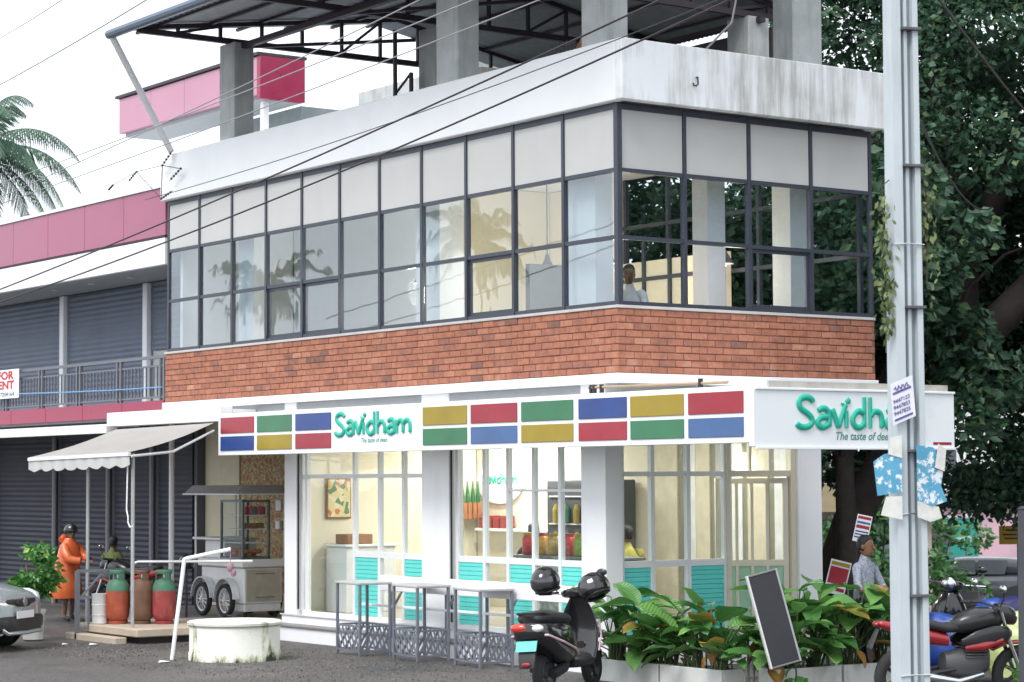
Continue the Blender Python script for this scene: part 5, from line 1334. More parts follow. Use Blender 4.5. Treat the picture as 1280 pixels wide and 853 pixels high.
def car(label, loc, rz, paint, L_=3.9, W_=1.70, H_=1.52, suv=False, wh=.31):
    t = thing('parked_car', label, 'car', loc, rz)
    hl = L_/2; hw = W_/2
    # lower body, lofted nose to tail: (x, half width, bottom z, top z)
    st = [(hl,.30,.42,.66),(hl-.05,.62,.30,.74),(hl-.16,.76,.24,.80),(hl-.35,.82,.22,.86),(hl-.75,hw,.20,.95),(hl-1.1,hw,.20,1.0),(hl-1.5,hw,.20,1.02),(0,hw,.20,1.03),(-hl+.8,hw,.20,1.05),(-hl+.3,hw-.02,.24,1.04),(-hl+.06,hw-.08,.32,.98),(-hl,.6,.40,.8)]
    if suv: st = [(x,w,b,z*1.08) for x, w, b, z in st]
    m = MB(); m.loft([sup(x,0,(b+z)/2,w,(z-b)/2,5,28) for x, w, b, z in st]); body = m.build('body', paint, t, smooth=40)
    k = 1.08 if suv else 1.
    rf = H_
    cab = [(hl-.95,.70,.98*k,1.0*k),(hl-1.25,.70,.98*k,1.16*k),(hl-1.72,.64,1.0*k,rf-.02),(hl-2.1,.63,1.0*k,rf),(-hl+1.0,.63,1.0*k,rf-.01),(-hl+.55 if not suv else -hl+.35,.62,1.0*k,rf-.08),(-hl+.12,.66,1.0*k,1.06*k)]
    m = MB(); m.loft([sup(x,0,(b+z)/2,w,(z-b)/2,4,28) for x, w, b, z in cab]); m.build('cabin', paint, t, smooth=40)
    gl = mat('car_glass', (.07,.08,.09), .05, coat=1.)
    for s in (1, -1):
        for (xa, xb, xc, xd) in ((hl-1.35,hl-1.78,hl-2.28,hl-2.28),(hl-2.36,hl-2.36,-hl+.95,-hl+1.05)):
            za, zc_ = 1.05*k, rf-.10
            y0, y1 = s*(.708), s*(.650)
            m = MB(); m.prism([(xa,y0,za),(xb,y1,zc_),(xc,y1,zc_),(xd,y0,za)], (0,s*.012,0)); m.build('side_window', gl, t)
        m = MB(); m.ell((hl-1.25,s*(hw+.08),1.02*k), (.06,.08,.055), 10, 7); m.build('wing_mirror', paint, t, smooth=70)
        m = MB(); m.loft([sup(hl-.06,s*.56,.70*k,.05,.03,3), sup(hl-.14,s*.66,.72*k,.09,.07,3), sup(hl-.32,s*.775,.76*k,.05,.075,3), sup(hl-.5,s*.815,.80*k,.02,.03,3)]); m.build('headlight', mat('headlight_lens', (.62,.66,.7), .08, coat=1.), t, smooth=60)
        m = MB(); m.ell((hl-.08,s*.62,.42), (.05,.10,.07), 10, 7); m.build('fog_lamp', Mt['blackmatte'], t, smooth=60)
    m = MB(); m.prism([(hl-1.02,-.60,1.03*k),(hl-1.02,.60,1.03*k),(hl-1.66,.55,rf-.06),(hl-1.66,-.55,rf-.06)], (.03,0,.035)); m.build('windscreen', gl, t)
    m = MB(); m.loft([sup(hl-.005,0,.665*k,.20,.045,4), sup(hl+.012,0,.665*k,.22,.05,4), sup(hl+.03,0,.665*k,.18,.035,4)])
    m.loft([sup(hl-.10,0,.69*k,.60,.04,4), sup(hl-.02,0,.68*k,.40,.045,4), sup(hl+.01,0,.67*k,.2,.04,4)]); m.build('grille', Mt['blackmatte'], t, smooth=40)
    m = MB(); m.lathe([(.055,0),(.062,.006),(.055,.012)], (hl+.03,0,.68*k), 18, 'x'); m.bbox(hl+.03,hl+.046,-.05,.05,.672*k,.688*k,.003); m.build('emblem', Mt['chrome'], t, smooth=40)
    m = MB(); m.loft([sup(hl-.12,0,.40,.74,.12,5), sup(hl+.0,0,.38,.60,.11,5), sup(hl+.035,0,.36,.45,.08,5)]); m.build('lower_bumper', Mt['blackmatte'], t, smooth=40)
    m = MB(); m.tube([(hl-.08,-.66,.40),(hl+.03,-.48,.26),(hl+.045,0,.25),(hl+.03,.48,.26),(hl-.08,.66,.40)], .03, 8); m.build('bumper_lip', paint, t, smooth=60)
    m = MB(); m.box(hl+.036, hl+.046, -.24, .24, .455, .56); m.build('number_plate', Mt['signwhite'], t)
    for x in (hl-.80, -hl+.75):
        for s in (1, -1):
            wheel(t, x, s*(hw-.10), wh, wh, .20, 7, Mt['chrome'])
            m = MB(); m.lathe([(wh*1.16,-.012),(wh*1.16,.012)], (x,s*(hw-.006),wh+.02), 28, 'y'); m.build('wheel_arch', Mt['blackmatte'], t)
    return t
hd = R(-52)
c1 = car('silver hatchback with its nose entering at the left edge', (0,0,0), hd, Mt['silver'])
nose = Vector((-4.06,8.33,0)); c1.location = nose-Vector((math.cos(hd),math.sin(hd),0))*1.99
gpaint = mat('dark_grey_paint', (.05,.056,.064), .25, .3, coat=.8)
sp = CAM+fw*70+rt*((1205-640)/2835.4*70); 
c2 = car('dark grey estate car parked far behind the bikes on the right', (sp.x,sp.y,ground_z(sp.x,sp.y)), RZC+R(180-8), gpaint, 4.2, 1.8, 1.66, True, .36)

# ================================================================== FORECOURT FURNITURE
def bar_table(label, loc, rz):
    t = thing('bar_table', label, 'table', loc, rz, 'high tables along the shop front')
    a, b, H_ = .225, .35, .955
    MB().bbox(-a-.025, a+.025, -b-.03, b+.03, H_, H_+.035, .008).build('table_top', mat('table_top_paint', (.42,.42,.43), .5, var=.1), t)
    for sx in (-1, 1):
        for sy in (-1, 1): MB().bbox(sx*a-.018, sx*a+.018, sy*b-.018, sy*b+.018, 0, H_-.002, .004).build('leg', Mt['tablegrey'], t)
    for z in (.07, .40):
        for sx in (-1, 1): MB().bar((sx*a,-b+.02,z),(sx*a,b-.02,z),.026).build('rail', Mt['tablegrey'], t)
        for sy in (-1, 1): MB().bar((-a+.02,sy*b,z),(a-.02,sy*b,z),.026).build('rail', Mt['tablegrey'], t)
    z0, z1_ = .085, .385; h = z1_-z0
    for sx in (-1, 1):
        n = 6; st = 2*(b-.02)/n
        for i in range(-1, n):
            for sg, off in ((1,-.004),(-1,.006)):
                y0 = -b+.02+i*st; y1 = y0+1.7*st
                if sg < 0: y0, y1 = y1, y0
                p, q = (y0, z0), (y1, z1_)
                # clip to the panel
                lo, hi = -b+.02, b-.02
                def clip(p, q):
                    (y, z), (yy, zz) = p, q
                    if y < lo: z += (zz-z)*(lo-y)/(yy-y); y = lo
                    if y > hi: z += (zz-z)*(hi-y)/(yy-y); y = hi
                    return (y, z)
                if max(y0,y1) <= lo or min(y0,y1) >= hi: continue
                pc, qc = clip(p, q), clip(q, p)
                if (Vector(pc)-Vector(qc)).length < .05: continue
                if sg < 0 and i != 0: continue
                MB().bar((sx*a+off,pc[0],pc[1]),(sx*a+off,qc[0],qc[1]),.034,.008,(1,0,0)).build('slat', Mt['tablegrey'], t)
    for sy in (-1, 1):
        n = 4; st = 2*(a-.02)/n
        for i in range(n):
            x0 = -a+.02+i*st; x1 = min(x0+1.7*st, a-.02)
            MB().bar((x0,sy*b,z0),(x1,sy*b,z0+h*(x1-x0)/(1.7*st)),.034,.008,(0,1,0)).build('slat', Mt['tablegrey'], t)
    return t
bar_table('white topped high table with lattice base in front of the doorway glazing', (-.77,4.64,0), R(-6))
bar_table('white topped high table with lattice base in the middle of the three', (-.68,3.36,0), R(-7))
bar_table('white topped high table with lattice base nearest the black scooter', (-.61,2.02,0), R(-8))
t = thing('bar_rail', 'long white plank rail with footrest between the high tables and the windows', 'rail', (-.33, 2.6, .235))
MB().bbox(-.37,-.335,.35,4.86,.845,1.055,.006).build('plank', Mt['white'], t)
MB().bbox(-.36,-.335,.30,5.35,.62,.655,.004).build('foot_rail', Mt['white'], t)
for y in (.5, 1.9, 3.3, 4.6):
    MB().bbox(-.334,-.30,y-.02,y+.02,.236,1.04,.004).build('post', Mt['tablegrey'], t)
    MB().bar((-.30,y,.64),(-.02,y+.12,.95),.025).build('strut', Mt['tablegrey'], t)

# round white well kerb
def wellmat():
    m_ = mat('mossy_limewash', (.72,.72,.66), .75, var=.08, scale=4, bump=.25)
    nt = m_.node_tree; L = nt.links.new; b = nt.nodes['Principled BSDF']; src = b.inputs['Base Color'].links[0].from_socket
    tc = nd(nt, 'ShaderNodeTexCoord'); mp = nd(nt, 'ShaderNodeMapping'); mp.inputs['Scale'].default_value = (4.5,4.5,1.6); L(tc.outputs['Object'], mp.inputs[0])
    n = nd(nt, 'ShaderNodeTexNoise'); n.inputs['Scale'].default_value = 1; n.inputs['Detail'].default_value = 8; n.inputs['Roughness'].default_value = .7; L(mp.outputs[0], n.inputs['Vector'])
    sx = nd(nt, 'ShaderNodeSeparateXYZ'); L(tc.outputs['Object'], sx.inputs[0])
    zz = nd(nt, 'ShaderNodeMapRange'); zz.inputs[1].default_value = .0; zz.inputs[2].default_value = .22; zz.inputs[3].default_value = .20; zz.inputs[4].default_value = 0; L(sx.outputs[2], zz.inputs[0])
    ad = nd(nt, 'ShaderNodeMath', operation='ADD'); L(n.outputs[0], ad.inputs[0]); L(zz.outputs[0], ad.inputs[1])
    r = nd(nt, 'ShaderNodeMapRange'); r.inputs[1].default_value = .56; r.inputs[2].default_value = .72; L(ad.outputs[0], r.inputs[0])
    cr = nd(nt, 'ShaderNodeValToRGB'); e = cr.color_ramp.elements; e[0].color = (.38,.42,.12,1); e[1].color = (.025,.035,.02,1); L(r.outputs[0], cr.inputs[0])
    mx = nd(nt, 'ShaderNodeMixRGB'); L(r.outputs[0], mx.inputs[0]); L(src, mx.inputs[1]); L(cr.outputs[0], mx.inputs[2]); L(mx.outputs[0], b.inputs['Base Color']); return m_
wm = wellmat()
t = thing('well', 'round white covered well with green moss streaks', 'well', (-2.54,5.02,0), 0.)
MB().lathe([(.615,-.05),(.61,.10),(.60,.12),(.60,.44),(.62,.46)], (0,0,0), 40).build('ring', wm, t, smooth=40)
MB().lathe([(.60,.463),(.625,.468),(.63,.50),(.60,.515),(.25,.535),(.05,.538)], (0,0,0), 40).build('lid', wm, t, smooth=40)
m = MB(); m.tube([(.0,.2,.535),(.0,.2,.57),(.12,.2,.57),(.12,.2,.535)], .01, 6); m.build('handle', Mt['steel'], t)
t = thing('bent_pipe', 'bent white pipe barrier leaning beside the round well', 'pipe', (-3.2,5.5,0))
a0 = Vector((-3.22,5.5,0)); a1 = Vector((-3.22,5.5,0))+rt*.16+Vector((0,0,1.33)); a2 = a1+rt*.60+Vector((0,0,.12))+fw*.1
m = MB(); m.tube([a0,a1.lerp(a0,.06),a1,a1.lerp(a2,.06),a2], .027, 10); m.build('tube', Mt['white'], t, smooth=50)
m = MB(); m.tube([a2,a2+Vector((0,0,-.18))], .006, 5); m.ell(a2+Vector((0,0,-.24)), (.05,.05,.07), 8, 6); m.ell(a2+rt*.04+Vector((0,0,-.31)), (.04,.04,.06), 8, 6); m.build('tag', mat('mauve_plastic', (.30,.18,.22), .5), t, smooth=60)

# platform, cylinders, bin, railing
t = thing('service_platform', 'low beige concrete service platform under the gas cylinders', 'platform', (-1.6,9.2,0))
beige = mat('beige_concrete', (.46,.38,.30), .8, var=.12, scale=4, bump=.2)
MB().bbox(-2.35,-.21,8.3,10.4,.10,.22,.015).build('slab', beige, t)
MB().bbox(-2.55,-2.36,8.6,10.3,-.05,.09,.01).build('step', beige, t)
MB().box(-2.2,-.3,8.5,10.2,-.05,.098).build('base', Mt['steel'], t)
def cylinder(label, x, y, z, c_b, c_t):
    t = thing('gas_cylinder', label, 'gas cylinder', (x,y,z), group='gas cylinders on the platform')
    MB().lathe([(.135,z),(.14,z+.03),(.14,z+.05)], (x,y,0), 24).build('foot_ring', c_b, t, smooth=40)
    MB().lathe([(.12,z+.05),(.165,z+.10),(.175,z+.16),(.175,z+.50)], (x,y,0), 24, cap=False).build('body', c_b, t, smooth=50)
    MB().lathe([(.176,z+.50),(.168,z+.58),(.13,z+.65),(.05,z+.68),(.03,z+.69)], (x,y,0), 24).build('shoulder', c_t, t, smooth=50)
    m = MB(); m.lathe([(.03,z+.68),(.03,z+.74),(.02,z+.77)], (x,y,0), 10); m.build('valve', Mt['chrome'], t)
    m = MB(); m.lathe([(.115,z+.75),(.122,z+.765),(.122,z+.80),(.115,z+.815)], (x,y,0), 24, cap=False)
    for k in range(3):
        a = k*2.1+.4; m.bar((x+.118*math.cos(a),y+.118*math.sin(a),z+.62),(x+.118*math.cos(a),y+.118*math.sin(a),z+.76),.07,.012,(math.cos(a),math.sin(a),0))
    m.build('collar', c_t, t, smooth=40)
rusty = mat('worn_red_cylinder', (.36,.075,.035), .6, var=.25, scale=8, dirt=(.16,.06,.04), dscale=(8,8,4), damt=.6)
brown = mat('worn_brown_cylinder', (.14,.075,.045), .7, var=.25, scale=8); red2 = mat('red_cylinder', (.30,.045,.045), .6, var=.25, scale=6, dirt=(.30,.16,.13), dscale=(9,9,6), damt=.6, dlo=.5, dhi=.7)
tealc = mat('green_cap', (.05,.17,.11), .6, var=.2, dirt=(.14,.08,.05), dscale=(9,9,5), damt=.6, dlo=.5, dhi=.7)
cylinder('orange red gas cylinder with green collar beside the steel bin', -1.98,9.69,.22, rusty, tealc)
cylinder('brown gas cylinder between the two red ones', -1.70,9.45,.22, brown, brown)
cylinder('red gas cylinder with green shoulder nearest the food cart', -1.44,9.23,.22, red2, tealc)
t = thing('steel_bin', 'small steel bin beside the gas cylinders', 'bin', (-2.19,9.86,.22))
MB().lathe([(.10,.222),(.115,.23),(.125,.66),(.13,.67),(.11,.675)], (-2.19,9.86,0), 22).build('body', Mt['stainless'], t, smooth=40)
for z in (.35, .5): MB().lathe([(.122,z),(.128,z+.006),(.122,z+.012)], (-2.19,9.86,0), 22, cap=False).build('band', Mt['stainless'], t)
t = thing('grey_railing', 'grey steel railing with diagonal bars beside the steel bin', 'railing', (-2.55,10.0,0))
r0 = Vector((-2.52,9.95,0)); r1 = r0+Vector((1.15,-.2,0)); r2 = r1+Vector((.9,-1.5,0))
for p, hh in ((r0,1.02),(r0.lerp(r1,.5),1.0)): MB().bar(p, p+Vector((0,0,hh)), .06).build('post', Mt['greyrail'], t)
for z in (1.02, .62, .16): MB().bar(r0+Vector((0,0,z)), r1+Vector((0,0,z)), .045).build('rail', Mt['greyrail'], t)
for i in range(4): p = r0.lerp(r1, .15+.25*i); MB().bar(p+Vector((0,0,.16)), p+Vector((0,0,.62)), .03).build('baluster', Mt['greyrail'], t)
for i in range(3): p = r0.lerp(r1, .06+.3*i); MB().bar(p+Vector((0,0,.64)), r0.lerp(r1, .06+.3*i+.28)+Vector((0,0,1.0)), .025).build('diagonal', Mt['greyrail'], t)
m = MB(); m.tube([r1+Vector((-.3,.1,.98)), r1+Vector((-.3,.1,1.10)), r1+Vector((-.22,.05,1.14)), r2+Vector((0,0,1.16))], .022, 8); m.build('pipe', Mt['stainless'], t, smooth=50)
h = thing('helmet', 'black helmet with white lettering resting behind the gas cylinders', 'helmet', (-.75,9.6,.0), R(230))
h.location = (-.35,10.6,.98); helmet_mesh(h, (0,0,.09), 1.05, visor=False)
MB().box(.141,.145,-.05,.05,.08,.10).build('marking', Mt['signwhite'], h)
t = thing('helmet_stand', 'thin post carrying the black helmet behind the cylinders', 'stand', (-.35,10.6,.19))
MB().tube([(-.35,10.6,.19),(-.35,10.6,1.0)], .02, 8).build('post', Mt['steel'], t); MB().lathe([(.14,.19),(.14,.205),(.03,.215)], (-.35,10.6,0), 16).build('base', Mt['steel'], t)
# potted shrub
t = thing('potted_shrub', 'bright green leafy shrub in a white pot beside the silver car', 'shrub', (-3.16,10.1,0), 0.); t.scale = (1.15,1.15,1.12)
MB().lathe([(.10,0),(.13,.02),(.15,.36),(.165,.38),(.165,.42),(.14,.42),(.13,.39)], (0,0,0), 20).build('pot', Mt['planter'], t, smooth=40)
m = MB(); rg = random.Random(4)
for i in range(7): a = i*.9; m.tube([(0,0,.36),(.05*math.cos(a),.05*math.sin(a),.6),(.16*math.cos(a),.16*math.sin(a),1.0)], [.012,.009,.004], 5)
m.build('stems', Mt['wood'], t)
cl = [((rg.uniform(-.22,.22),rg.uniform(-.22,.22),rg.uniform(.55,1.25)),(.13,.13,.11)) for i in range(22)]
leaves(cl, 1500, .09, rg, leafmat('shrub_leaf', (.03,.13,.03), (.12,.33,.07), .35, (.3,.45,.1)), t, 'foliage')

# folding awning
t = thing('awning', 'off white sloping fabric awning with scalloped edge beside the sign', 'awning', (-1.6,10.4,2.6))
FL, FR, BL_, BR = Vector((-2.72,11.3,2.74)), Vector((-2.38,8.5,2.79)), Vector((-.62,12.6,3.22)), Vector((-.62,9.2,3.25))
fab = mat('awning_fabric', (.36,.345,.325), .8, var=.06, scale=2, dirt=(.38,.35,.32), dscale=(2,2,2), damt=.5)
m = MB(); vs_ = []; n = 14; k2 = 6
for j in range(k2+1):
    for i in range(n+1):
        p = BL_.lerp(BR, i/n).lerp(FL.lerp(FR, i/n), j/k2); p.z -= .04*math.sin(math.pi*j/k2)*(1+.5*math.sin(i*1.1)); vs_.append(p)
m.add(vs_+[p-Vector((0,0,.006)) for p in vs_], [(j*(n+1)+i, j*(n+1)+i+1, (j+1)*(n+1)+i+1, (j+1)*(n+1)+i) for j in range(k2) for i in range(n)]+[((n+1)*(k2+1)+(j+1)*(n+1)+i, (n+1)*(k2+1)+(j+1)*(n+1)+i+1, (n+1)*(k2+1)+j*(n+1)+i+1, (n+1)*(k2+1)+j*(n+1)+i) for j in range(k2) for i in range(n)])
m.build('canopy_fabric', fab, t, smooth=60)
m = MB(); vs_ = []; n = 64
for i in range(n+1):
    p = FL.lerp(FR, i/n); wob = .012*math.sin(i*.9); off = Vector((-.008+wob,0,0)); b = .185+.045*abs(math.sin(math.pi*i/8))
    vs_ += [p+Vector((-.006,0,0)), p+off-Vector((0,0,b)), p+Vector((.0,0,0)), p+off+Vector((.006,0,-b))]
fs = []
for i in range(n): a = i*4; fs += [(a,a+1,a+5,a+4),(a+2,a+6,a+7,a+3),(a+1,a+3,a+7,a+5)]
m.add(vs_, fs); m.build('valance', mat('valance_fabric', (.48,.475,.46), .8, var=.06), t, smooth=60)
m = MB(); m.bar(FL-Vector((0,0,.03)), FR-Vector((0,0,.03)), .05); m.build('front_bar', Mt['alu'], t)
for a, b in ((FL,BL_),(FR,BR),(FL.lerp(FR,.5),BL_.lerp(BR,.5))):
    m = MB(); mid = a.lerp(b,.5)-Vector((0,0,.22)); m.tube([a-Vector((-.03,0,.06)), mid, b-Vector((0,0,.12))], .02, 8); m.build('arm', Mt['alu'], t)
for (x, y, z0) in ((-2.2,8.75,.22),(-2.05,10.6,0.0)):
    m = MB(); m.tube([(x,y,z0),(x,y,2.78)], .028, 10); m.build('post', mat('awning_post', (.45,.46,.47), .4, .5), t)
cr0 = FR+Vector((.05,.16,-.1))
m = MB(); m.tube([cr0, cr0-Vector((0,-.03,.75)), cr0-Vector((0,.02,.85)), cr0-Vector((0,.02,.93)), cr0-Vector((0,.09,1.0)), cr0-Vector((0,.16,.98))], .011, 6); m.build('crank', Mt['white'], t)

# food cart
FC = thing('food_cart', 'stainless food cart with glass showcase and two spoked wheels', 'food cart', (.7,10.7,.19))
z0 = .19; X0, X1, Y0_, Y1_ = .35, 1.05, 10.0, 11.42
MB().bbox(X0,X1,Y0_,Y1_,z0+.22,z0+.80,.02).build('body', Mt['stainless'], FC)
MB().bbox(X0+.02,X1-.02,Y0_+.012,Y0_+.42,z0+.10,z0+.219,.01).build('cabinet_base', Mt['stainless'], FC)
MB().bbox(X0+.04,X1-.04,Y0_-.006,Y0_,z0+.26,z0+.76,.002).build('door', mat('cart_door', (.6,.58,.52), .3, .7), FC)
for z in (z0+.33, z0+.70): MB().tube([(X0+.2,Y0_-.02,z),(X1-.15,Y0_-.02,z)], .008, 6).build('door_handle', Mt['chrome'], FC)
MB().bbox(X0-.06,X1+.04,Y0_-.05,Y1_+.02,z0+.802,z0+.93,.012).build('counter_edge', Mt['stainless'], FC)
MB().bbox(X0-.04,X1,Y0_+.72,Y1_+.25,z0+1.22,z0+1.26,.008).build('side_shelf', Mt['stainless'], FC)
MB().bbox(X0+.06,X1-.05,Y0_+.75,Y1_-.02,z0+.932,z0+1.218,.01).build('side_cabinet', Mt['alu'], FC)
shf = mat('showcase_frame', (.12,.16,.17), .4, .5)
gx0, gx1, gy0, gy1 = X0-.02, X1-.25, Y0_, Y0_+.70
m = MB()
for x in (gx0, gx1):
    for y in (gy0, gy1): m.bar((x,y,z0+.93),(x,y,z0+1.86),.035)
for z in (z0+.95, z0+1.85):
    for x in (gx0, gx1): m.bar((x,gy0,z),(x,gy1,z),.035)
    for y in (gy0, gy1): m.bar((gx0,y,z),(gx1,y,z),.035)
sc_ = m.build('showcase', shf, FC)
for z in (z0+1.18, z0+1.40, z0+1.62): MB().box(gx0+.03,gx1-.03,gy0+.03,gy1-.03,z,z+.012).build('glass_shelf', Mt['alu'], sc_)
for (a, b, c, d) in ((gx0-.004,gx0+.002,gy0+.02,gy1-.02),(gx0+.02,gx1-.02,gy0-.004,gy0+.002)): MB().box(a,b,c,d,z0+.97,z0+1.83).build('pane', Mt['glassG'], sc_)
rg = random.Random(8)
for i in range(26):
    x, y = rg.uniform(gx0+.08,gx1-.08), rg.uniform(gy0+.08,gy1-.08); z = z0+1.0
    o = MB().ell((x,y,z), (.055,.055,.042), 8, 6).build('fried_snack', mat('fried', (.36,.12,.04), .5, var=.3), sc_, smooth=70) if i == 0 else None
    if i == 0: fm_ = o.data; f0 = Vector((x,y,z)); continue
    o = bpy.data.objects.new('fried_snack', fm_); col.objects.link(o); o.parent = sc_; o.location = Vector((x,y,z+.05*(i%2)))-f0
for i, c in enumerate(('sred','spink','sgreen','spink','sred')):
    if c == 'spink': mm = mat('pink_pack', (.6,.08,.22), .4)
    else: mm = Mt[c]
    MB().bbox(gx0+.08+i*.075,gx0+.14+i*.075,gy0+.05,gy0+.12,z0+1.632,z0+1.76+.02*(i%2),.01).build('packet', mm, sc_)
for i in range(3): MB().bbox(gx0+.06+i*.13,gx0+.16+i*.13,gy0+.06,gy0+.2,z0+1.412,z0+1.50,.01).build('tray', Mt['wood'], sc_)
for (x, y) in ((X0-.02,Y1_+.16),(X1+.02,Y1_+.16),(X1+.02,Y0_-.03)): MB().tube([(x,y,z0+.9),(x,y,z0+2.02)], .018, 8).build('roof_post', Mt['stainless'], FC)
m = MB(); m.prism([(X0-.18,Y0_-.12,z0+1.98),(X0-.18,Y1_+.25,z0+1.98),(X0-.05,Y1_+.22,z0+2.10),(X0-.05,Y0_-.05,z0+2.10)], (X1-X0+.3,0,0)); m.build('roof', mat('cart_roof', (.42,.42,.43), .4, .4), FC)
m = MB(); m.bbox(X0-.21,X1+.16,Y0_-.15,Y1_+.28,z0+1.945,z0+1.975,.006); m.build('roof_edge', Mt['stainless'], FC)
def spoked(parent, x, y, z, R_):
    m = MB(); m.lathe([(R_*.74,-.035),(R_*.92,-.042),(R_,-.02),(R_,.02),(R_*.92,.042),(R_*.74,.035),(R_*.74,-.035)], (x,y,z), 32, 'x', cap=False); w_ = m.build('wheel', Mt['rubber'], parent, smooth=50)
    m = MB(); m.lathe([(R_*.66,-.015),(R_*.74,-.02),(R_*.74,.02),(R_*.66,.015),(R_*.66,-.015)], (x,y,z), 32, 'x', cap=False); m.lathe([(.03,-.05),(.03,.05)], (x,y,z), 10, 'x')
    for k in range(12): a = k*math.pi/6; m.tube([(x-.02,y+.025*math.sin(a),z+.025*math.cos(a)),(x,y+R_*.67*math.sin(a),z+R_*.67*math.cos(a))], .009, 5)
    m.build('rim', Mt['stainless'], w_, smooth=40)
for y in (10.45, 11.22): spoked(FC, X0-.08, y, z0+.27, .27); spoked(FC, X1+.08, y, z0+.27, .27)
for y in (10.45, 11.22):
    m = MB(); n = 14; m.loft([[(X0-.13,y+rr*math.cos(math.pi*k/n),z0+.30+rr*math.sin(math.pi*k/n)) for rr in (.33,) for k in range(n+1)]+[(X0-.13,y+.315*math.cos(math.pi*k/n),z0+.30+.315*math.sin(math.pi*k/n)) for k in range(n,-1,-1)],
                              [(X0-.01,y+rr*math.cos(math.pi*k/n),z0+.30+rr*math.sin(math.pi*k/n)) for rr in (.33,) for k in range(n+1)]+[(X0-.01,y+.315*math.cos(math.pi*k/n),z0+.30+.315*math.sin(math.pi*k/n)) for k in range(n,-1,-1)]]); m.build('wheel_arch', Mt['stainless'], FC)
for x in (X0+.08, X1-.08): MB().tube([(x,Y0_+.1,z0),(x,Y0_+.1,z0+.1)], .03, 8).build('foot', Mt['rubber'], FC)

# ================================================================== PLANTERS AND PLANTS
def planter(label, x0, x1, y0, y1, h):
    t = thing('planter', label, 'planter', ((x0+x1)/2,(y0+y1)/2,0)); w = .035
    for (a, b, c, d) in ((x0,x0+w,y0,y1),(x1-w,x1,y0,y1),(x0+w+.001,x1-w-.001,y0,y0+w),(x0+w+.001,x1-w-.001,y1-w,y1)): MB().bbox(a,b,c,d,-.05,h,.006).build('side', Mt['planter'], t)
    MB().box(x0+w+.002,x1-w-.002,y0+w+.002,y1-w-.002,-.03,h-.03).build('soil', Mt['soil'], t)
planter('long white planter box beside the black scooter', -.72,-.36,-2.68,-1.62,.255)
planter('white planter box nearest the corner column', -.72,-.36,-1.58,-.45,.255)
planter('white planter box under the green lettered sign', -.32,.62,-3.18,-2.84,.275)
planter('white planter box hidden behind the pole', .66,1.75,-3.18,-2.84,.275)
def leaf_mesh(seed, mt_):
    r_ = random.Random(seed); n = 7; bend = r_.uniform(.35,.8); cup = r_.uniform(.10,.22); wd = r_.uniform(.22,.29); vs, fs = [], []
    for i in range(n+1):
        q = i/n; w = wd*(math.sin(math.pi*min(1,.06+q*.94)**.85)**.8)*(1 if i < n else 0)+(.004 if i in (0,n) else 0)
        x = q*(1-.25*bend*q); z = -bend*.45*q*q+.05*q
        tw = .03*math.sin(q*9+seed)
        vs += [(x,-w,z+cup*w*1.6+tw),(x,-w*.5,z+cup*w*.5),(x,0,z-.006),(x,w*.5,z+cup*w*.5),(x,w,z+cup*w*1.6-tw)]
    for i in range(n):
        for k in range(4): a = i*5+k; fs.append((a,a+1,a+6,a+5))
    me = bpy.data.meshes.new('leaf'); me.from_pydata(vs, [], fs); me.materials.append(mt_); me.polygons.foreach_set('use_smooth', [True]*len(me.polygons)); return me
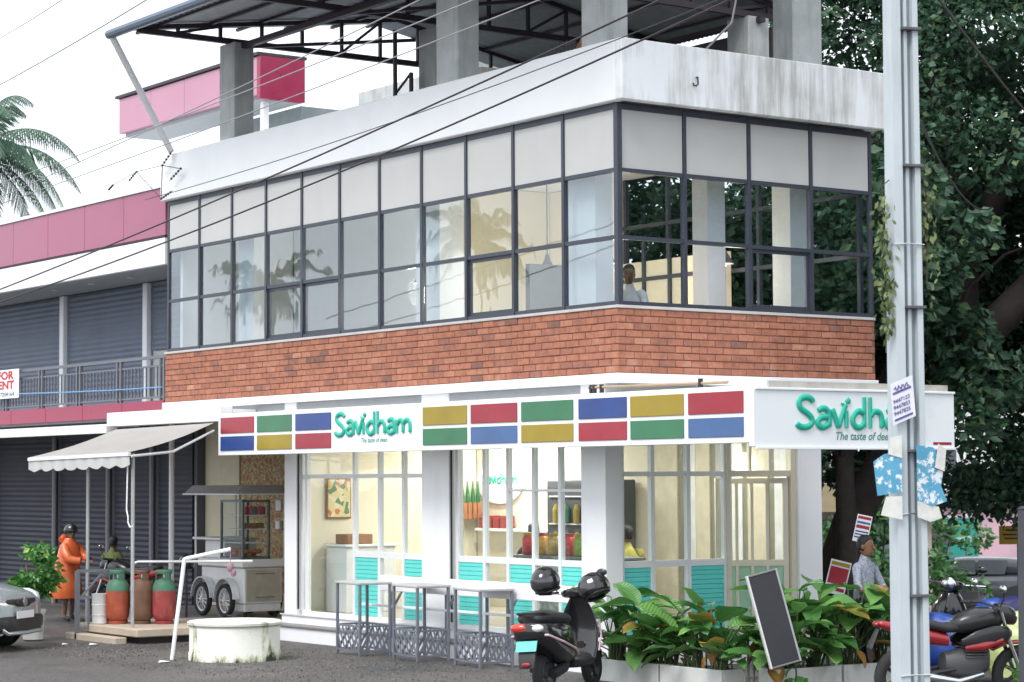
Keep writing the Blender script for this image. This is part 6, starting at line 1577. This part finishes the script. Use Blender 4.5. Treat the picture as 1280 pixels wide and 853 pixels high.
def bigleafmat(name, c1, c2, tip=None):
    m_ = bpy.data.materials.new(name); m_.use_nodes = True; nt = m_.node_tree; L = nt.links.new; b = nt.nodes['Principled BSDF']; b.inputs['Roughness'].default_value = .32
    oi = nd(nt, 'ShaderNodeObjectInfo'); mx = nd(nt, 'ShaderNodeMixRGB'); mx.inputs[1].default_value = (*c1,1); mx.inputs[2].default_value = (*c2,1); L(oi.outputs['Random'], mx.inputs[0])
    tc = nd(nt, 'ShaderNodeTexCoord'); wv = nd(nt, 'ShaderNodeTexWave', wave_type='BANDS', bands_direction='X'); wv.inputs['Scale'].default_value = 5; wv.inputs['Distortion'].default_value = 1.5; L(tc.outputs['Object'], wv.inputs['Vector'])
    sx = nd(nt, 'ShaderNodeSeparateXYZ'); L(tc.outputs['Object'], sx.inputs[0]); ab = nd(nt, 'ShaderNodeMath', operation='ABSOLUTE'); L(sx.outputs[1], ab.inputs[0])
    rb = nd(nt, 'ShaderNodeMapRange'); rb.inputs[1].default_value = .0; rb.inputs[2].default_value = .018; rb.inputs[3].default_value = .5; rb.inputs[4].default_value = 0; L(ab.outputs[0], rb.inputs[0])
    m2 = nd(nt, 'ShaderNodeMixRGB'); L(rb.outputs[0], m2.inputs[0]); L(mx.outputs[0], m2.inputs[1]); m2.inputs[2].default_value = (.22,.36,.12,1); out = m2.outputs[0]
    if tip:
        n = nd(nt, 'ShaderNodeTexNoise'); n.inputs['Scale'].default_value = 4; n.inputs['Detail'].default_value = 5; L(tc.outputs['Object'], n.inputs['Vector'])
        ad = nd(nt, 'ShaderNodeMath', operation='MULTIPLY_ADD'); L(sx.outputs[0], ad.inputs[0]); ad.inputs[1].default_value = .6; L(n.outputs[0], ad.inputs[2])
        a2 = nd(nt, 'ShaderNodeMath', operation='MULTIPLY_ADD'); L(ab.outputs[0], a2.inputs[0]); a2.inputs[1].default_value = 1.8; L(ad.outputs[0], a2.inputs[2])
        r2 = nd(nt, 'ShaderNodeMapRange'); r2.inputs[1].default_value = .85; r2.inputs[2].default_value = 1.1; L(a2.outputs[0], r2.inputs[0])
        m3 = nd(nt, 'ShaderNodeMixRGB'); L(r2.outputs[0], m3.inputs[0]); L(out, m3.inputs[1]); m3.inputs[2].default_value = (*tip,1); out = m3.outputs[0]
    L(out, b.inputs['Base Color'])
    bp = nd(nt, 'ShaderNodeBump'); bp.inputs['Strength'].default_value = .35; bp.inputs['Distance'].default_value = .02; L(wv.outputs[0], bp.inputs['Height']); L(bp.outputs[0], b.inputs['Normal'])
    tr = nd(nt, 'ShaderNodeBsdfTranslucent'); L(out, tr.inputs[0]); ms = nd(nt, 'ShaderNodeMixShader'); ms.inputs[0].default_value = .25; L(b.outputs[0], ms.inputs[1]); L(tr.outputs[0], ms.inputs[2]); L(ms.outputs[0], nt.nodes['Material Output'].inputs[0])
    return m_
gl_ = bigleafmat('broad_leaf', (.055,.19,.05), (.18,.40,.10)); gt_ = bigleafmat('tipped_leaf', (.05,.16,.03), (.12,.25,.06), (.42,.22,.05)); gd_ = bigleafmat('dead_leaf', (.42,.16,.03), (.50,.30,.05), (.35,.14,.04))
LM = [leaf_mesh(i, gl_) for i in range(6)]; LT = [leaf_mesh(10+i, gt_) for i in range(3)]; LD = [leaf_mesh(20+i, gd_) for i in range(2)]
stem_m = mat('leaf_stem', (.06,.10,.03), .5, var=.3); stem_d = mat('dry_stem', (.07,.05,.04), .8)
def broad_plant(label, loc, seed, n=15, h=(.35,.85), ls=(.32,.5)):
    r_ = random.Random(seed); t = thing('broad_leaf_plant', label, 'plant', loc, 0., 'broad leaf plants in the planters'); st = MB(); sd2 = MB()
    for i in range(n):
        az = 2.4*i+r_.uniform(-.5,.5); hh = r_.uniform(*h)*(1 if i > n*.3 else .8); out = r_.uniform(.06,.30)
        b = Vector((r_.uniform(-.09,.09), r_.uniform(-.12,.12), 0)); d = Vector((math.cos(az), math.sin(az), 0)); p = b+d*out+Vector((0,0,hh))
        st.tube([b, b+d*out*.3+Vector((0,0,hh*.6)), p], [.011,.009,.007], 5)
        dead = r_.random()
        me = r_.choice(LM) if dead < .92 else (r_.choice(LT) if dead < .975 else r_.choice(LD))
        o = bpy.data.objects.new('leaf', me); col.objects.link(o); o.parent = t
        pit = r_.uniform(-.75,.25) if dead < .975 else r_.uniform(.7,1.3)
        s = r_.uniform(*ls)
        if dead >= .975: p.z *= .5; s *= .55
        o.location = p; o.rotation_euler = Euler((r_.uniform(-.4,.4), pit, az), 'XYZ'); o.scale = (s,s*r_.uniform(.85,1.2),s)
    for i in range(5): a = r_.uniform(0,6.3); sd2.tube([(r_.uniform(-.1,.1),r_.uniform(-.15,.15),0),(.12*math.cos(a),.15*math.sin(a),.25),(.2*math.cos(a),.25*math.sin(a),.3)], [.009,.007,.004], 5)
    st.build('stems', stem_m, t); sd2.build('dry_stems', stem_d, t)
for i, (x, y, z, lb) in enumerate(((-.54,-.62,.23,'leafy plant nearest the black scooter handlebars in the white planters'), (-.54,-1.10,.23,'second leafy plant from the scooter in the white planters'), (-.54,-1.56,.22,'middle leafy plant of the left planters'), (-.54,-2.02,.23,'leafy plant with browning leaves fourth from the scooter'), (-.54,-2.46,.23,'leafy plant at the planter end beside the leaning blackboard'), (-.22,-2.95,.24,'leafy plant right behind the leaning blackboard'),
                              (.0,-3.0,.25,'leafy plant just right of the leaning blackboard'), (.42,-3.0,.25,'leafy plant below the green lettered sign'), (.86,-3.0,.25,'leafy plant just left of the utility pole'), (1.3,-3.0,.25,'leafy plant behind the utility pole'))):
    broad_plant(lb, (x,y,z), 40+i*3, 27, h=(.12,.74) if i < 6 else (.15,.90), ls=(.34,.62))
rg = random.Random(14)
t = thing('creeper_plant', 'pale creeper with small leaves spilling below the blackboard', 'plant', (-.30,-3.42,0), 0.)
m = MB(); m.tube([(0,0,0),(.03,.02,.25),(-.02,0,.5),(.08,.02,.6)], [.012,.01,.007,.004], 6); m.build('stem', stem_m, t)
for i in range(22):
    me = rg.choice(LM); o = bpy.data.objects.new('leaf', me); col.objects.link(o); o.parent = t; s = rg.uniform(.11,.2); o.location = (rg.uniform(-.08,.1),rg.uniform(-.08,.08),rg.uniform(.05,.55)); o.rotation_euler = (rg.uniform(-.5,.5),rg.uniform(-.3,.8),rg.uniform(0,6.28)); o.scale = (s,s*1.5,s)
# leaning blackboard
t = thing('blackboard', 'black menu board in a pale frame leaning among the plants', 'sign board', (-.50,-3.40,.30), RZC+R(38))
bk = mat('board_black', (.022,.024,.03), .5, var=.15, dirt=(.10,.10,.11), dscale=(6,6,6), damt=.5, dlo=.62, dhi=.7)
MB().bbox(-.158,.158,-.018,.018,.021,1.0,.004).build('panel', bk, t)
for (a, b, c, d, cc) in ((-.18,-.159,0,1.02,(.62,.62,.62)),(.159,.18,0,1.02,(.34,.35,.36)),(-.1585,.1585,1.001,1.02,(.16,.16,.17)),(-.1585,.1585,0,.02,(.16,.16,.17))): MB().bbox(a,b,-.026,.026,c,d,.004).build('frame', mat('board_frame', cc, .4), t)
t.rotation_euler = Euler((R(-5),R(-13.5),RZC+R(14)), 'XYZ'); t.location = (-.56,-3.55,.36)
# small picket gate between the planters
t = thing('picket_gate', 'weathered low picket gate between the two planters', 'gate', (-.25,-2.75,0))
pm_ = mat('weathered_picket', (.30,.28,.27), .8, var=.25, scale=12)
for i in range(6): a = Vector((-.34+i*.06,-2.70-i*.025,0)); MB().bbox(a.x-.014,a.x+.014,a.y-.008,a.y+.008,0,.62+.02*(i%2),.003).build('picket', pm_, t)
for z in (.15,.48): MB().bar((-.36,-2.685,z),(-.02,-2.83,z),.02,.03).build('rail', pm_, t)
# papers on the pole
pr_ = W(PO) @ Matrix.Translation((-.02,0,.19))
def paper(name, label, cat_, quad, mt_, th=.006):
    t = thing(name, label, cat_, pr_ @ Vector(quad[0])); m = MB(); q = [pr_ @ Vector(p) for p in quad]
    nn = (q[1]-q[0]).cross(q[2]-q[0]).normalized()*th; m.prism(q, nn); m.build('sheet', mt_, t); return t, q
pap = mat('notice_paper', (.70,.71,.76), .7, var=.06, scale=10)
t, q = paper('notice', 'white notice with purple printing stuck on the utility pole', 'notice', [(-.150,-.125,2.60),(.052,-.135,2.68),(.025,-.135,3.02),(-.172,-.125,2.94)], pap)
ux = (q[1]-q[0]).normalized(); uy = (q[3]-q[0]).normalized(); nn = ux.cross(uy).normalized(); purple = mat('purple_ink', (.10,.08,.28), .6)
def onp(u, v): return q[0]+ux*u+uy*v+nn*(.002)
nsg = 1 if nn.dot(CAM-q[0]) > 0 else -1; nn = nn*nsg
for k, (tx, s, v) in enumerate((('9447123',.046,.17),('9447853',.046,.12),('9447825',.046,.07))): text_part('lettering', tx, s, lambda u, w, v=v: onp(u+.012, w+v)+nn*.008, purple, t, bold=.001)
m = MB(); m.tube([onp(.03+i*.011,.285+.022*math.sin(i*1.9))+nn*.008 for i in range(14)], .006, 5, flat=(nn,.2)); m.build('printed_heading', purple, t)
for v in (.025, .245):
    m = MB(); m.prism([onp(.015,v)+nn*.007,onp(.19,v)+nn*.007,onp(.19,v+.018)+nn*.007,onp(.015,v+.018)+nn*.007], nn*.001); m.build('printed_bar', purple, t)
def postermat():
    m_ = mat('torn_blue_poster', (.09,.33,.50), .6, var=.15, scale=5, dirt=(.75,.78,.80), dscale=(14,14,14), damt=.95, dlo=.52, dhi=.56); return m_
bl = postermat(); wtorn = mat('torn_paper', (.66,.66,.62), .8, var=.12, scale=12)
t = thing('torn_poster', 'torn blue and white poster wrapped round the utility pole', 'poster', pr_ @ Vector((0,0,2.0)))
def pp(name, pts, mt_, d=(0,-.006,0)):
    m = MB(); m.prism([pr_ @ Vector(p) for p in pts], pr_.to_3x3() @ Vector(d)); m.build(name, mt_, t)
pp('sheet', [(-.30,-.115,2.02),(-.08,-.125,2.05),(-.08,-.125,2.40),(-.24,-.118,2.36),(-.33,-.11,2.30)], bl)
pp('sheet', [(.05,-.145,1.98),(.20,-.12,1.93),(.36,-.08,1.97),(.30,-.09,2.10),(.34,-.085,2.30),(.22,-.11,2.42),(.05,-.145,2.44)], bl)
pp('torn_corner', [(-.27,-.112,1.86),(-.08,-.124,1.82),(-.08,-.124,2.015),(-.22,-.116,2.012)], wtorn)
pp('torn_corner', [(.05,-.146,1.84),(.18,-.122,1.80),(.30,-.10,1.83),(.27,-.10,1.925),(.05,-.146,1.975)], wtorn)
pp('torn_corner', [(.23,-.122,2.25),(.33,-.10,2.22),(.35,-.098,2.40),(.27,-.115,2.45)], wtorn)
pp('torn_corner', [(-.20,-.128,2.36),(-.078,-.13,2.33),(-.078,-.13,2.52),(-.18,-.128,2.50)], wtorn)
# red and white bills on the leaning trunk side
def bill(label, c, w, h, rot, cols):
    t = thing('bill', label, 'poster', c); u_ = (rt*math.cos(rot)+up*math.sin(rot)); v_ = (up*math.cos(rot)-rt*math.sin(rot)); c = Vector(c); f = -fw
    def q(a, b, o=0): return c+u_*a+v_*b+f*o
    m = MB(); m.prism([q(-w/2,-h/2),q(w/2,-h/2),q(w/2,h/2),q(-w/2,h/2)], f*.006); m.build('sheet', pap, t)
    for (a, b, cc) in cols:
        m = MB(); m.prism([q(-w*.44,h*a-h/2,.008),q(w*.44,h*a-h/2,.008),q(w*.44,h*b-h/2,.008),q(-w*.44,h*b-h/2,.008)], f*.001); m.build('printed_bar', Mt[cc], t)
bp_ = CAM+fw*30+rt*((1078-640)/2835.4*30)+up*((426.5-661)/2835.4*30)
bill('white bill with red printing on a stake before the leaning trunk', bp_, .20,.36,R(-12), ((.85,.95,'sred'),(.5,.62,'sred'),(.25,.30,'sblue'),(.14,.19,'sblue'),(.36,.41,'sblue'),(.68,.76,'sblue2')))
m = MB(); m.tube([bp_+fw*.03-Vector((0,0,bp_.z)), bp_+fw*.03], .012, 6); tag(m.build('stake', Mt['wood']), 'thin stake carrying the white bill with red printing', 'stake')
bq = CAM+fw*28+rt*((1047-640)/2835.4*28)+up*((426.5-722)/2835.4*28)
bill('red bill with yellow heading low beside the right column', bq, .26,.42,R(-14), ((.84,.95,'syellow'),(.3,.8,'sred'),(.1,.2,'sred')))
m = MB(); m.tube([bq+fw*.03-Vector((0,0,bq.z)), bq+fw*.03], .012, 6); tag(m.build('stake', Mt['wood']), 'thin stake carrying the red bill', 'stake')
# vine on the pole
t = thing('pole_vine', 'pale hanging vine clinging to both sides of the utility pole', 'vine', PL, RZC+R(18))
vs_, fs_ = [], []; rg = random.Random(21)
for (x0, za, zb_, n) in ((-.17,3.6,4.75,120),(-.15,3.5,4.4,60),(.22,4.2,5.0,60),(.28,3.7,4.8,40)):
    for i in range(n):
        z = rg.uniform(za, zb_); p = Vector((x0+rg.gauss(0,.025), -.02+rg.gauss(0,.05), z)); s = rg.uniform(.05,.09)
        d = Vector((rg.gauss(0,.5), rg.gauss(0,.5), -1)).normalized(); w = d.cross(Vector((rg.gauss(0,1),rg.gauss(0,1),.2))).normalized()*s*.3
        o = len(vs_); vs_ += [p, p+d*s*.5+w, p+d*s, p+d*s*.5-w]; fs_.append((o,o+1,o+2,o+3))
me = bpy.data.meshes.new('foliage'); me.from_pydata([v[:] for v in vs_], [], fs_); me.materials.append(leafmat('vine_leaf', (.06,.10,.035), (.20,.25,.10), .5)); o = bpy.data.objects.new('foliage', me); col.objects.link(o); o.parent = t; o['kind'] = 'stuff'
m = MB()
for x0, za, zb_ in ((-.17,3.4,4.8),(.22,4.0,5.05)): m.tube([(x0,-.02,za),(x0+.02,0,(za+zb_)/2),(x0-.01,-.01,zb_),(x0*.7,-.02,zb_+.05)], .006, 5)
m.build('stems', stem_d, t)

# ================================================================== FAR BACKGROUND ON THE RIGHT
def far(x, d, z=None):
    p = CAM+fw*d+rt*((x-640)/2835.4*d); p.z = ground_z(p.x,p.y) if z is None else z; return p
p = far(1215, 92)
t = thing('pink_house', 'pale pink two storey house far behind the parked cars', 'house', p, RZC)
MB().box(-2.7,9,0,8,0,2.95).build('lower_wall', mat('pale_pink_render', (.55,.36,.42), .8, var=.06, scale=.6, dirt=(.35,.25,.27), dscale=(1,1,.4), damt=.4), t)
MB().box(-2.8,9.1,-.35,8,2.96,3.12).build('ledge', Mt['concrete'], t)
MB().box(-2.7,9,0,8,3.13,7.5).build('upper_wall', mat('offwhite_render', (.62,.62,.64), .8, var=.06), t)
for x in (-1.2, 1.6, 4.4):
    f_ = MB().box(x-.55,x+.55,-.06,.02,4.2,5.6).build('window', Mt['alu'], t); MB().box(x-.47,x+.47,-.075,-.062,4.28,5.52).build('pane', mat('far_pane', (.06,.07,.08), .1), f_)
for x in (-.4, 1.9): MB().tube([(x,-.12,.2),(x,-.12,6.5)], .06, 8).build('downpipe', Mt['alu'], t)
p = far(1185, 76)
t = thing('teal_wall', 'teal painted boundary wall behind the far car', 'wall', p, RZC)
MB().bbox(-.9,.9,0,.12,0,2.7,.02).build('panel', mat('teal_paint', (.02,.26,.22), .6, var=.1), t); MB().bbox(-.95,.95,-.03,.15,2.70,2.78,.01).build('coping', Mt['concrete'], t)
p = far(1172, 73)
t = thing('notice_stand', 'dark notice board on two legs before the teal wall', 'notice board', p, RZC)
MB().bbox(-.36,.36,-.03,.03,1.9,2.6,.02).build('board', Mt['intdark'], t)
for x in (-.28,.28): MB().tube([(x,0,0),(x,0,1.9)], .035, 8).build('leg', Mt['greyrail'], t)
p = far(1203, 72)
t = thing('market_umbrella', 'low pale blue stall umbrella beside the dark notice board', 'umbrella', p, RZC)
MB().lathe([(.42,2.05),(.34,2.14),(.18,2.21),(.03,2.24)], (0,0,0), 16).build('canopy', mat('pale_blue_cloth', (.16,.28,.32), .7), t, smooth=40); MB().tube([(0,0,0),(0,0,2.2)], .025, 8).build('pole', Mt['greyrail'], t)
p = far(1262, 42)
t = thing('yellow_sign', 'small yellow notice sign at the right edge under the trees', 'sign', p, RZC)
zz_ = 1.30-p.z
MB().bbox(-.26,.26,-.015,.015,zz_-.18,zz_+.16,.004).build('board', mat('notice_yellow', (.58,.36,.02), .5, var=.08), t); MB().tube([(.1,.03,0),(.1,.03,zz_+.1)], .03, 8).build('post', Mt['greyrail'], t)
for i, (w, v) in enumerate(((.30,.08),(.40,.0),(.34,-.07))): MB().box(-w/2,w/2,-.018,-.0155,zz_+v-.015,zz_+v+.015).build('printed_bar', Mt['steel'], t)
p = Vector((-1.02,-7.30,0))
t = thing('street_post', 'dark weathered post at the very right edge beside the bikes', 'post', p)
MB().tube([(p.x,p.y,0),(p.x,p.y,1.0),(p.x+.02,p.y,2.05)], [.055,.05,.048], 10).build('shaft', mat('dark_post', (.06,.065,.075), .7, var=.2), t); MB().ell((p.x+.02,p.y,2.06), (.05,.05,.03), 10, 6).build('cap', Mt['steel'], t)
p = far(1060, 62)
t = thing('beige_shop', 'beige shop building with blue fascia seen past the leaning tree', 'shop', p, RZC)
MB().box(-3.5,2.2,0,6,0,4.4).build('wall', mat('beige_shopwall', (.42,.38,.32), .8, var=.08), t); MB().bbox(-3.6,2.3,-.5,0,2.9,3.7,.02).build('fascia', mat('fascia_tan', (.34,.27,.17), .6, var=.08), t)
MB().bbox(-2.2,-1.3,-.53,-.505,2.9,3.7,.005).build('fascia_panel', Mt['sblue'], t); MB().box(-3.2,1.8,-.02,-.002,.1,2.7).build('shutter', Mt['greyshut'], t)
# shrubs along the lane
bl_m = leafmat('lane_shrub_leaf', (.03,.10,.03), (.10,.26,.07), .5)
rg = random.Random(31)
for (x, d, s, lb) in ((1152,66,1.25,'green shrub between the pole and the teal wall'), (1092,50,1.2,'green shrub behind the man in the patterned shirt')):
    p = far(x, d); t = thing('lane_shrub', lb, 'shrub', p, 0., 'shrubs along the lane')
    m = MB()
    for i in range(6): a = i*1.05; m.tube([(0,0,0),(.3*s*math.cos(a),.3*s*math.sin(a),.8*s),(.6*s*math.cos(a),.6*s*math.sin(a),1.9*s)], [.04*s,.03*s,.01*s], 6)
    m.build('stems', stem_d, t)
    leaves([((rg.uniform(-.8,.8)*s,rg.uniform(-.8,.8)*s,rg.uniform(.5,2.4)*s),(.45*s,.45*s,.4*s)) for i in range(14)], 2600, .16*s, rg, bl_m, t, 'foliage')
t = thing('weed_tuft', 'green weeds sprouting before the red and black motorcycle', 'weeds', (.75,-5.75,0), 0.)
for i in range(26):
    o = bpy.data.objects.new('leaf', rg.choice(LM)); col.objects.link(o); o.parent = t; s_k = rg.uniform(.12,.22); o.location = (rg.uniform(-.25,.25),rg.uniform(-.2,.2),rg.uniform(.1,.42)); o.rotation_euler = (rg.uniform(-.5,.5),rg.uniform(-.9,.4),rg.uniform(0,6.28)); o.scale = (s_k,s_k,s_k)
m = MB()
for i in range(10): x_, y_ = rg.uniform(-.2,.2), rg.uniform(-.18,.18); m.tube([(x_*.5,y_*.5,0),(x_,y_,.4)], [.006,.004], 5)
m.build('stems', stem_m, t)
# litter
rg = random.Random(12)
for i, (x, y, lb) in enumerate(((-3.2,8.9,'white paper scrap near the railing post'), (-2.9,8.6,'larger white paper scrap on the asphalt near the platform'), (-3.55,5.1,'white scrap on the asphalt beside the round well'))):
    s = .06+.02*i; m = MB(); m.prism([(x-s,y-s*.5,.012),(x+s*.6,y-s*.7,.02),(x+s,y+s*.3,.012),(x-s*.2,y+s*.7,.03)], (0,0,.003)); tag(m.build('paper_scrap', Mt['signwhite']), lb, 'litter', 'paper scraps')

for o in LOCALS:
    if '_loc' in o: del o['_loc']
